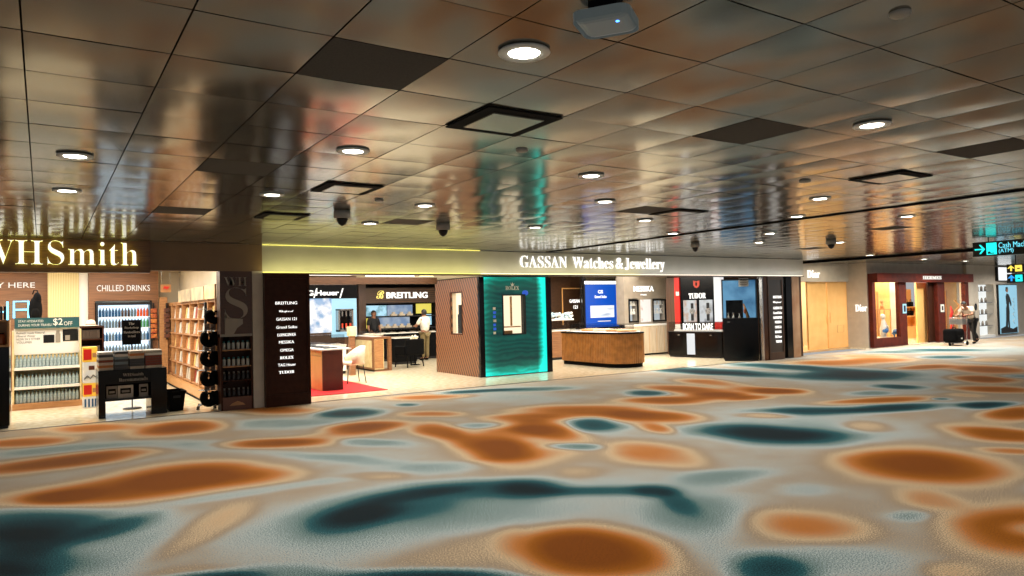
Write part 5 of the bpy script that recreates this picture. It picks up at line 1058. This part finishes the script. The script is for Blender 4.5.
# small plates on the uprights
for a, b_, y0, y1, lb, mm in ((900.5, 904.8, 303.5, 314, 'small blue framed picture on the oxblood upright left of the doorway', m_pb), (938.5, 942.5, 304, 312.5, 'small white framed plate on the oxblood upright right of the doorway', m_paint)):
    x0, x1 = X(a), X(b_); z0, z1 = Z(a, y1), Z(a, y0); t = thing('wall_plate', lb, 'plate', (24.97+x0, 14.148, z0)); w_ = x1-x0; bx(0, w_, -.02, 0, 0, z1-z0).build('frame', m_steel, t); bx(.02, w_-.02, -.025, -.02, .02, z1-z0-.02).build('picture', mm, t)
    bx(w_*.3, w_*.7, -.03, -.025, .08, z1-z0-.08).build('mark', m_gun, t)
# right stone wall with display and light box
fN = Fr(24.97+xrr, 14.2); X = lambda x, y=310: fN.q(x, y)[0]; Z = lambda x, y: fN.q(x, y)[1]; xz = 24.97+xrr
d0, d1, dz0, dz1 = X(979), X(994.5), .05, Z(986, 284.5)
struct(bx(xz, xz+d0, 14.2, 14.5, 0, 3).build('wall_right', m_wall)); struct(bx(xz+d0, xz+d1, 14.2, 14.5, dz1, 3).build('wall_right', m_wall)); struct(bx(xz+d1, 44, 14.2, 14.5, 0, 3).build('wall_right', m_wall))
t = thing('display_window', 'bright white lit display niche with shelves left of the blue poster', 'display', (xz+d0, 14.2, 0)); w_ = d1-d0
bx(0, w_+.3, .35, .4, 0, dz1).build('back_panel', glow('white_back', (240, 244, 242), .95), t); q = MB().box(-.02, 0, .3, .35, 0, dz1).box(w_+.3, w_+.32, .3, .4, 0, dz1).box(0, w_+.3, .3, .4, dz1, dz1+.03); q.build('side_panel', m_white, t)
bx(0, w_, 0, .3, 0, .1).build('base', m_white, t)
for k in range(4): 
    zz_ = .5+k*.48; bx(.05, w_*.95, .04, .3, zz_-.02, zz_).build('shelf', m_steel, t)
    q = MB()
    for u in (.2, .45, .7): q.lathe([(.05, 0), (.05, .1+.05*((k+int(u*10)) % 2)), (.02, .2)], c=(w_*u, .15, zz_), n=10)
    q.build('bottles', [m_greyp], t)
q = MB().box(.02, w_*.3, .0, .02, .2, dz1-.3); 
fa0, fa1, za0, za1 = X(997), X(1015.5), Z(1006, 334), Z(1006, 284.5)
t = thing('light_poster', 'pale blue backlit poster of a standing woman in dark clothes', 'poster', (xz+fa0, 14.2, 0)); w_ = fa1-fa0; hh = za1-za0
bx(0, w_, -.08, 0, za0, za1).build('case', m_gun, t); bx(.03, w_-.03, -.09, -.08, za0+.03, za1-.03).build('lit_face', glow('poster_blue', (150, 205, 228), .9), t)
u = w_; q = MB()
P_ = lambda pts: [(x*w_, za0+z*hh) for x, z in pts]
q.prism(P_([(.30, .12), (.34, .3), (.36, .52), (.40, .60), (.52, .60), (.54, .45), (.52, .3), (.54, .12), (.62, .08), (.46, .08), (.44, .3), (.42, .12), (.30, .08)]), -.096, -.09, 'y'); q.prism(P_([(.38, .6), (.36, .76), (.42, .82), (.52, .8), (.60, .72), (.66, .6), (.62, .55), (.54, .66), (.53, .6)]), -.096, -.09, 'y'); q.build('figure_picture', m_gun, t)
q = MB().ell((.44*w_, -.093, za0+.88*hh), .06*w_, .004, .045*hh); q.build('face_picture', m_skin, t); MB().prism(P_([(.36, .86), (.38, .94), (.47, .95), (.50, .9), (.47, .93), (.40, .9)]), -.1, -.09, 'y').build('hair_picture', m_hair, t)
MB().prism(P_([(.05, .02), (.05, .12), (.3, .16), (.7, .1), (.94, .14), (.94, .02)]), -.095, -.09, 'y').build('rock_picture', m_gun, t)
q = MB(); [q.tube([(w_*.8, -.094, za0+hh*(.2+.14*k)), (w_*.7, -.094, za0+hh*(.26+.14*k)), (w_*.82, -.094, za0+hh*(.3+.14*k))], .012, 6) for k in range(4)]; q.build('script_lines', m_paint, t)
x_ = X(975.5); z_ = Z(975.5, 307); o = MB().lathe([(.11, 0), (.11, .03)], n=18).build('wall_emblem', m_gun, None, (xz+x_, 14.2, z_)); o.rotation_euler = (PI/2, 0, 0); o.scale = (.8, 1.3, 1); tag(o, 'small dark oval emblem on the stone wall right of the oxblood front', 'emblem')
x0, x1, z0, z1 = X(996.5), X(1010), Z(1004, 281), Z(1004, 262); t = thing('shop_sign', 'white glowing sign box on the stone wall, partly behind the two-row hanging sign', 'shop sign', (xz+x0, 14.2, z0)); bx(0, x1-x0, -.12, 0, 0, min(z1, 2.95)-z0).build('box', m_gun, t); bx(.02, x1-x0-.02, -.13, -.12, .02, min(z1, 2.95)-z0-.02).build('face', glow('sign_face', (244, 246, 246), 1.1), t)

# ================================================================= PEOPLE
def skin(name, verts, edges, rad, m, parent, root=0, sub=1):
    me = bpy.data.meshes.new(name); me.from_pydata(verts, edges, []); me.materials.append(m); o = bpy.data.objects.new(name, me); C.objects.link(o)
    md = o.modifiers.new('grow', 'SKIN'); md.use_smooth_shade = True
    sv = me.skin_vertices[0].data if me.skin_vertices else None
    if sv is None:
        bm_ = bmesh.new(); bm_.from_mesh(me); bm_.verts.layers.skin.verify(); bm_.to_mesh(me); bm_.free(); sv = me.skin_vertices[0].data
    for i, r_ in enumerate(rad): sv[i].radius = r_ if isinstance(r_, tuple) else (r_, r_)
    sv[root].use_root = True
    sb = o.modifiers.new('smooth', 'SUBSURF'); sb.levels = sub; sb.render_levels = sub
    dg = bpy.context.evaluated_depsgraph_get(); me2 = bpy.data.meshes.new_from_object(o.evaluated_get(dg)); bpy.data.objects.remove(o)
    for p in me2.polygons: p.use_smooth = True
    me2.name = name; o = bpy.data.objects.new(name, me2); C.objects.link(o); o.parent = parent; return o
def person(label, loc, rz, J, shirt, trous, shoe=m_blackm, sleeve=.55, extra=None):
    """J: joints in local space, facing +x.  l/r pairs: sho, elb, wri, hip, kne, ank"""
    t = thing('person', label, 'person', loc, rz); V_ = []; E2 = []; R_ = []
    def v(p, r_, par=None):
        V_.append(tuple(p)); R_.append(r_)
        if par is not None: E2.append((par, len(V_)-1))
        return len(V_)-1
    pel = v(J['pel'], (.12, .10)); spn = v(J['spn'], (.11, .09), pel); che = v(J['che'], (.13, .10), spn); nck = v(J['nck'], .05, che)
    hd = Vector(J['head']); nv = Vector(J['nck']); d = (hd-nv).normalized(); h1 = v(hd-d*.03, (.075, .085), nck); h2 = v(hd+d*.07, (.08, .09), h1); h3 = v(hd+d*.12, (.05, .06), h2)
    tips = {}
    for s in 'lr':
        a = v(J[s+'sho'], .058, che); b2 = v(J[s+'elb'], .043, a); c = v(J[s+'wri'], .027, b2); dirn = (Vector(J[s+'wri'])-Vector(J[s+'elb'])).normalized()
        if s+'hand' in J: dirn = (Vector(J[s+'hand'])-Vector(J[s+'wri'])).normalized()
        side = dirn.cross(Vector((0, 0, 1)));  side = side.normalized() if side.length > .1 else Vector((0, 1, 0)); up = side.cross(dirn).normalized()
        pm_ = v(Vector(J[s+'wri'])+dirn*.06, (.032, .02), c)
        for k, (o_, ln) in enumerate(((-.03, .065), (-.01, .08), (.01, .075), (.03, .058))):
            f1 = v(Vector(J[s+'wri'])+dirn*.095+side*o_, .009, pm_); f2 = v(Vector(J[s+'wri'])+dirn*(.095+ln*.5)+side*o_-up*.012, .0085, f1); v(Vector(J[s+'wri'])+dirn*(.095+ln*.8)+side*o_-up*.045, .007, f2)
        t1 = v(Vector(J[s+'wri'])+dirn*.04+side*(.035 if s == 'r' else -.035), .011, pm_); v(Vector(J[s+'wri'])+dirn*.08+side*(.055 if s == 'r' else -.055)-up*.02, .008, t1)
        a = v(J[s+'hip'], .085, pel); b2 = v(J[s+'kne'], .055, a); c = v(J[s+'ank'], .036, b2); ft = Vector(J.get(s+'toe', Vector(J[s+'ank'])+Vector((.16, 0, -.05)))); v(ft, .03, c)
    skin('body', V_, E2, R_, m_skin, t)
    # clothing
    T_ = [J['pel'], J['spn'], J['che'], J['lsho'], J['lelb'], J['rsho'], J['relb']]
    lm = Vector(J['lsho']).lerp(Vector(J['lelb']), sleeve+.2); rm_ = Vector(J['rsho']).lerp(Vector(J['relb']), sleeve+.2); T_[4] = lm; T_[6] = rm_
    T_.append(Vector(J['che']).lerp(Vector(J['nck']), .75))
    skin('shirt', [tuple(p) for p in T_], [(0, 1), (1, 2), (2, 3), (3, 4), (2, 5), (5, 6), (2, 7)], [(.165, .14), (.16, .14), (.18, .145), .088, .075, .088, .075, .075], shirt, t)
    T_ = [J['pel'], J['lhip'], J['lkne'], J['lank'], J['rhip'], J['rkne'], J['rank']]
    skin('trousers', [tuple(p) for p in T_], [(0, 1), (1, 2), (2, 3), (0, 4), (4, 5), (5, 6)], [(.14, .115), .105, .078, .06, .105, .078, .06], trous, t)
    for s in 'lr':
        a = Vector(J[s+'ank']); ft = Vector(J.get(s+'toe', a+Vector((.16, 0, -.05)))); dd = (ft-a).normalized()
        skin('shoe', [tuple(a+Vector((-.03, 0, -.03))), tuple(a.lerp(ft, .5)+Vector((0, 0, -.02))), tuple(ft+Vector((.02, 0, 0)))], [(0, 1), (1, 2)], [.045, .042, .035], shoe, t)
    # hair cap and face
    q = MB().ell((0, 0, 0), .105, .093, .115, 16, 12)
    for vv in list(q.b.verts):
        if vv.co.x > .045 and vv.co.z < .055 or vv.co.z < -.085: q.b.verts.remove(vv)
    o = q.build('hair', m_hair, t); up = Vector((0, 0, 1)); o.location = hd+d*.05+Vector((-.012, 0, 0)); o.rotation_euler = d.to_track_quat('Z', 'Y').to_euler() if False else (0, math.atan2(d.x, d.z)*.6, 0)
    hc = hd+d*.035
    MB().ell((hc.x+.098, hc.y, hc.z-.01), .018, .012, .02, 8, 6).build('nose', m_skin, t)
    for s in (-1, 1): MB().ell((hc.x+.083, hc.y+s*.032, hc.z+.02), .008, .012, .007, 8, 6).build('eye', m_hair, t); MB().ell((hc.x, hc.y+s*.088, hc.z), .022, .012, .032, 8, 6).build('ear', m_skin, t)
    MB().ell((hc.x+.088, hc.y, hc.z-.048), .008, .026, .007, 8, 6).build('mouth', mat('lips', (120, 66, 56), .5), t)
    return t
std = dict(pel=(0, 0, .94), spn=(0, 0, 1.12), che=(0, 0, 1.32), nck=(.01, 0, 1.47), head=(.03, 0, 1.57), lsho=(0, .17, 1.40), rsho=(0, -.17, 1.40), lelb=(.03, .23, 1.12), relb=(.03, -.23, 1.12), lwri=(.14, .22, .9), rwri=(.14, -.22, .9),
           lhip=(0, .09, .88), rhip=(0, -.09, .88), lkne=(.02, .1, .48), rkne=(.02, -.1, .48), lank=(0, .1, .09), rank=(0, -.1, .09), ltoe=(.15, .11, .045), rtoe=(.15, -.11, .045))
m_shw = mat('white_shirt', (226, 220, 208), .8, col2=(214, 208, 196), scale=12); m_kh = mat('khaki_cloth', (120, 104, 70), .85, col2=(108, 94, 62), scale=12); m_bt = mat('black_cloth', (22, 22, 24), .85, col2=(28, 28, 30), scale=14)
J = dict(std); J['relb'] = (.2, -.2, 1.15); J['rwri'] = (.36, -.1, 1.2); J['lelb'] = (.2, .22, 1.14); J['lwri'] = (.36, .12, 1.16)
x, y = Fr(0, 21.9).w(Fr(0, 21.9).q(425.5, 330)[0]); person('man seen from behind in a white shirt and khaki trousers at the dark counter', (x, 21.95, 0), PI/2+.3, J, m_shw, m_kh)
fr = Fr(0, 23.42); x = fr.q(373.5, 320)[0]; person('staff member in black standing behind the long dark counter at its left end', (x, 23.44, 0), -PI/2+.2, dict(std), m_bt, m_bt)
# man leaning on a baggage trolley
xm, ym = 28.75, 12.75; px_ = lambda z: None
J = dict(pel=(-.25, 0, .90), spn=(-.13, 0, 1.08), che=(.06, 0, 1.24), nck=(.2, 0, 1.34), head=(.31, 0, 1.42), lsho=(.1, .17, 1.3), rsho=(.1, -.17, 1.3), lelb=(.28, .24, 1.07), relb=(.28, -.24, 1.07), lwri=(.50, .17, 1.07), rwri=(.50, -.17, 1.07),
         lhip=(-.25, .09, .85), rhip=(-.25, -.09, .85), lkne=(-.10, .1, .47), rkne=(-.45, -.1, .48), lank=(-.16, .1, .09), rank=(-.84, -.1, .17), ltoe=(.0, .11, .045), rtoe=(-.73, -.11, .05))
tr_x = Fr(0, 12.8).q(965, 330)[0]
person('man in a pale shirt and black trousers leaning forward over a baggage trolley', (tr_x-0+.12+.2, 12.8, 0), PI, J, mat('beige_shirt', (196, 182, 164), .8, col2=(182, 168, 150), scale=12), m_bt)
t = thing('baggage_trolley', 'silver airport baggage trolley with a wire basket pushed by the leaning man', 'trolley', (tr_x+.32-.62, 12.8, 0), PI)
q = MB()
for s in (-.24, .24): q.tube([(0, s, 1.02), (.04, s, .95), (.12, s, .16), (.16, s, .1), (.85, s*.7, .09)], .014)
q.build('frame', m_steel, t); MB().tube([(0, -.26, 1.03), (0, .26, 1.03)], .017).build('handle', m_blackm, t)
q = MB()
for k in range(6): q.box(.14+k*.13, .2+k*.13, -.22, .22, .095, .11)
q.build('deck', m_steel, t)
q = MB()
for z_ in (.74, .82, .9, .98): q.tube([(.07, -.22, z_), (.36, -.22, z_), (.36, .22, z_), (.07, .22, z_)], .006, 6)
for y_ in np.linspace(-.2, .2, 6): q.tube([(.06, y_, .74), (.36, y_, .74), (.36, y_, .98)], .005, 6)
for x_ in (.14, .22, .3):
    for s in (-.22, .22): q.tube([(x_, s, .74), (x_, s, .98)], .005, 6)
q.box(.07, .36, -.225, -.22, .75, .93).box(.07, .36, .22, .225, .75, .93).box(.355, .36, -.22, .22, .75, .93).box(.07, .36, -.22, .22, .74, .75)
q.build('basket', mat('grey_wire', (128, 128, 124), .4, .3), t)
for x_, y_, r_ in ((.1, -.24, .075), (.1, .24, .075), (.82, 0, .075)):
    w_ = MB().lathe([(r_*.6, -.018), (r_, -.014), (r_, .014), (r_*.6, .018)], n=18).build('wheel', m_blackm, t, (x_, y_, r_)); w_.rotation_euler = (PI/2, 0, 0)
q = MB().tube([(.82, 0, .1), (.82, .03, .09), (.82, .03, .075)], .012); q.build('fork', m_steel, t)
bgx = tr_x+.32-.62-.5; t = thing('travel_bag', 'large black soft travel bag lying on the baggage trolley deck', 'bag', (bgx, 12.8, .112))
bx(-.38, .31, -.23, .23, 0, .48, bev=.1, seg=4).build('body', m_fabk, t); bx(-.25, .2, -.25, -.22, .06, .24, bev=.01).build('pocket', m_blackm, t); MB().tube([(-.15, 0, .45), (-.1, 0, .52), (.1, 0, .52), (.15, 0, .45)], .014).build('handle', m_blackm, t); bx(-.05, .05, -.255, -.25, .12, .17).build('tag_plate', m_paint, t)

# washers hidden in the fascia coves light the metal board and the ceiling edge
for a, b_, col, e in ((262, 480, (1, .93, .38), 13), (480, 640, (1, .93, .65), 11), (640, 802, (.95, .95, 1), 11)):
    x0, x1 = fF.q(a, 265)[0], fF.q(b_, 265)[0]
    lamp('AREA', ((x0+x1)/2, 13.42, 2.47), e, col, x1-x0, (math.radians(180-20), 0, 0), sy=.05)
for x in (21.5, 24.5, 27.5, 30.5, 33.5): lamp('SPOT', (x, 12.4, 2.96), 260, size=.07, spot=2.95)  # extra spots without fixtures, added to brighten the stone walls at the right
struct(bx(9.80, 9.86, -5, 13.5, 2.978, 3.02).build('trim_3', m_blackm))

# ================================================================= CAMERA AND EXPOSURE
cd = bpy.data.cameras.new('camera'); cam = bpy.data.objects.new('camera', cd); C.objects.link(cam)
cd.sensor_width = 36; cd.lens = F/1024*36; cd.clip_end = 200
Mx = Matrix(((RT[0], UP[0], -fw[0], 0), (RT[1], UP[1], -fw[1], 0), (RT[2], UP[2], -fw[2], H), (0, 0, 0, 1))); cam.matrix_world = Mx
SC.camera = cam
w = bpy.data.worlds.new('world'); SC.world = w; w.use_nodes = True
w.node_tree.nodes['Background'].inputs[0].default_value = (.74, .76, .78, 1); w.node_tree.nodes['Background'].inputs[1].default_value = .55
SC.view_settings.view_transform = 'Standard'; SC.view_settings.look = 'None'; SC.view_settings.gamma = 1; SC.view_settings.use_curve_mapping = False
SC.view_settings.exposure = 0.0
SC.cycles.use_denoising = True; SC.cycles.sample_clamp_indirect = 6; SC.cycles.max_bounces = 6; SC.cycles.caustics_reflective = False; SC.cycles.caustics_refractive = False
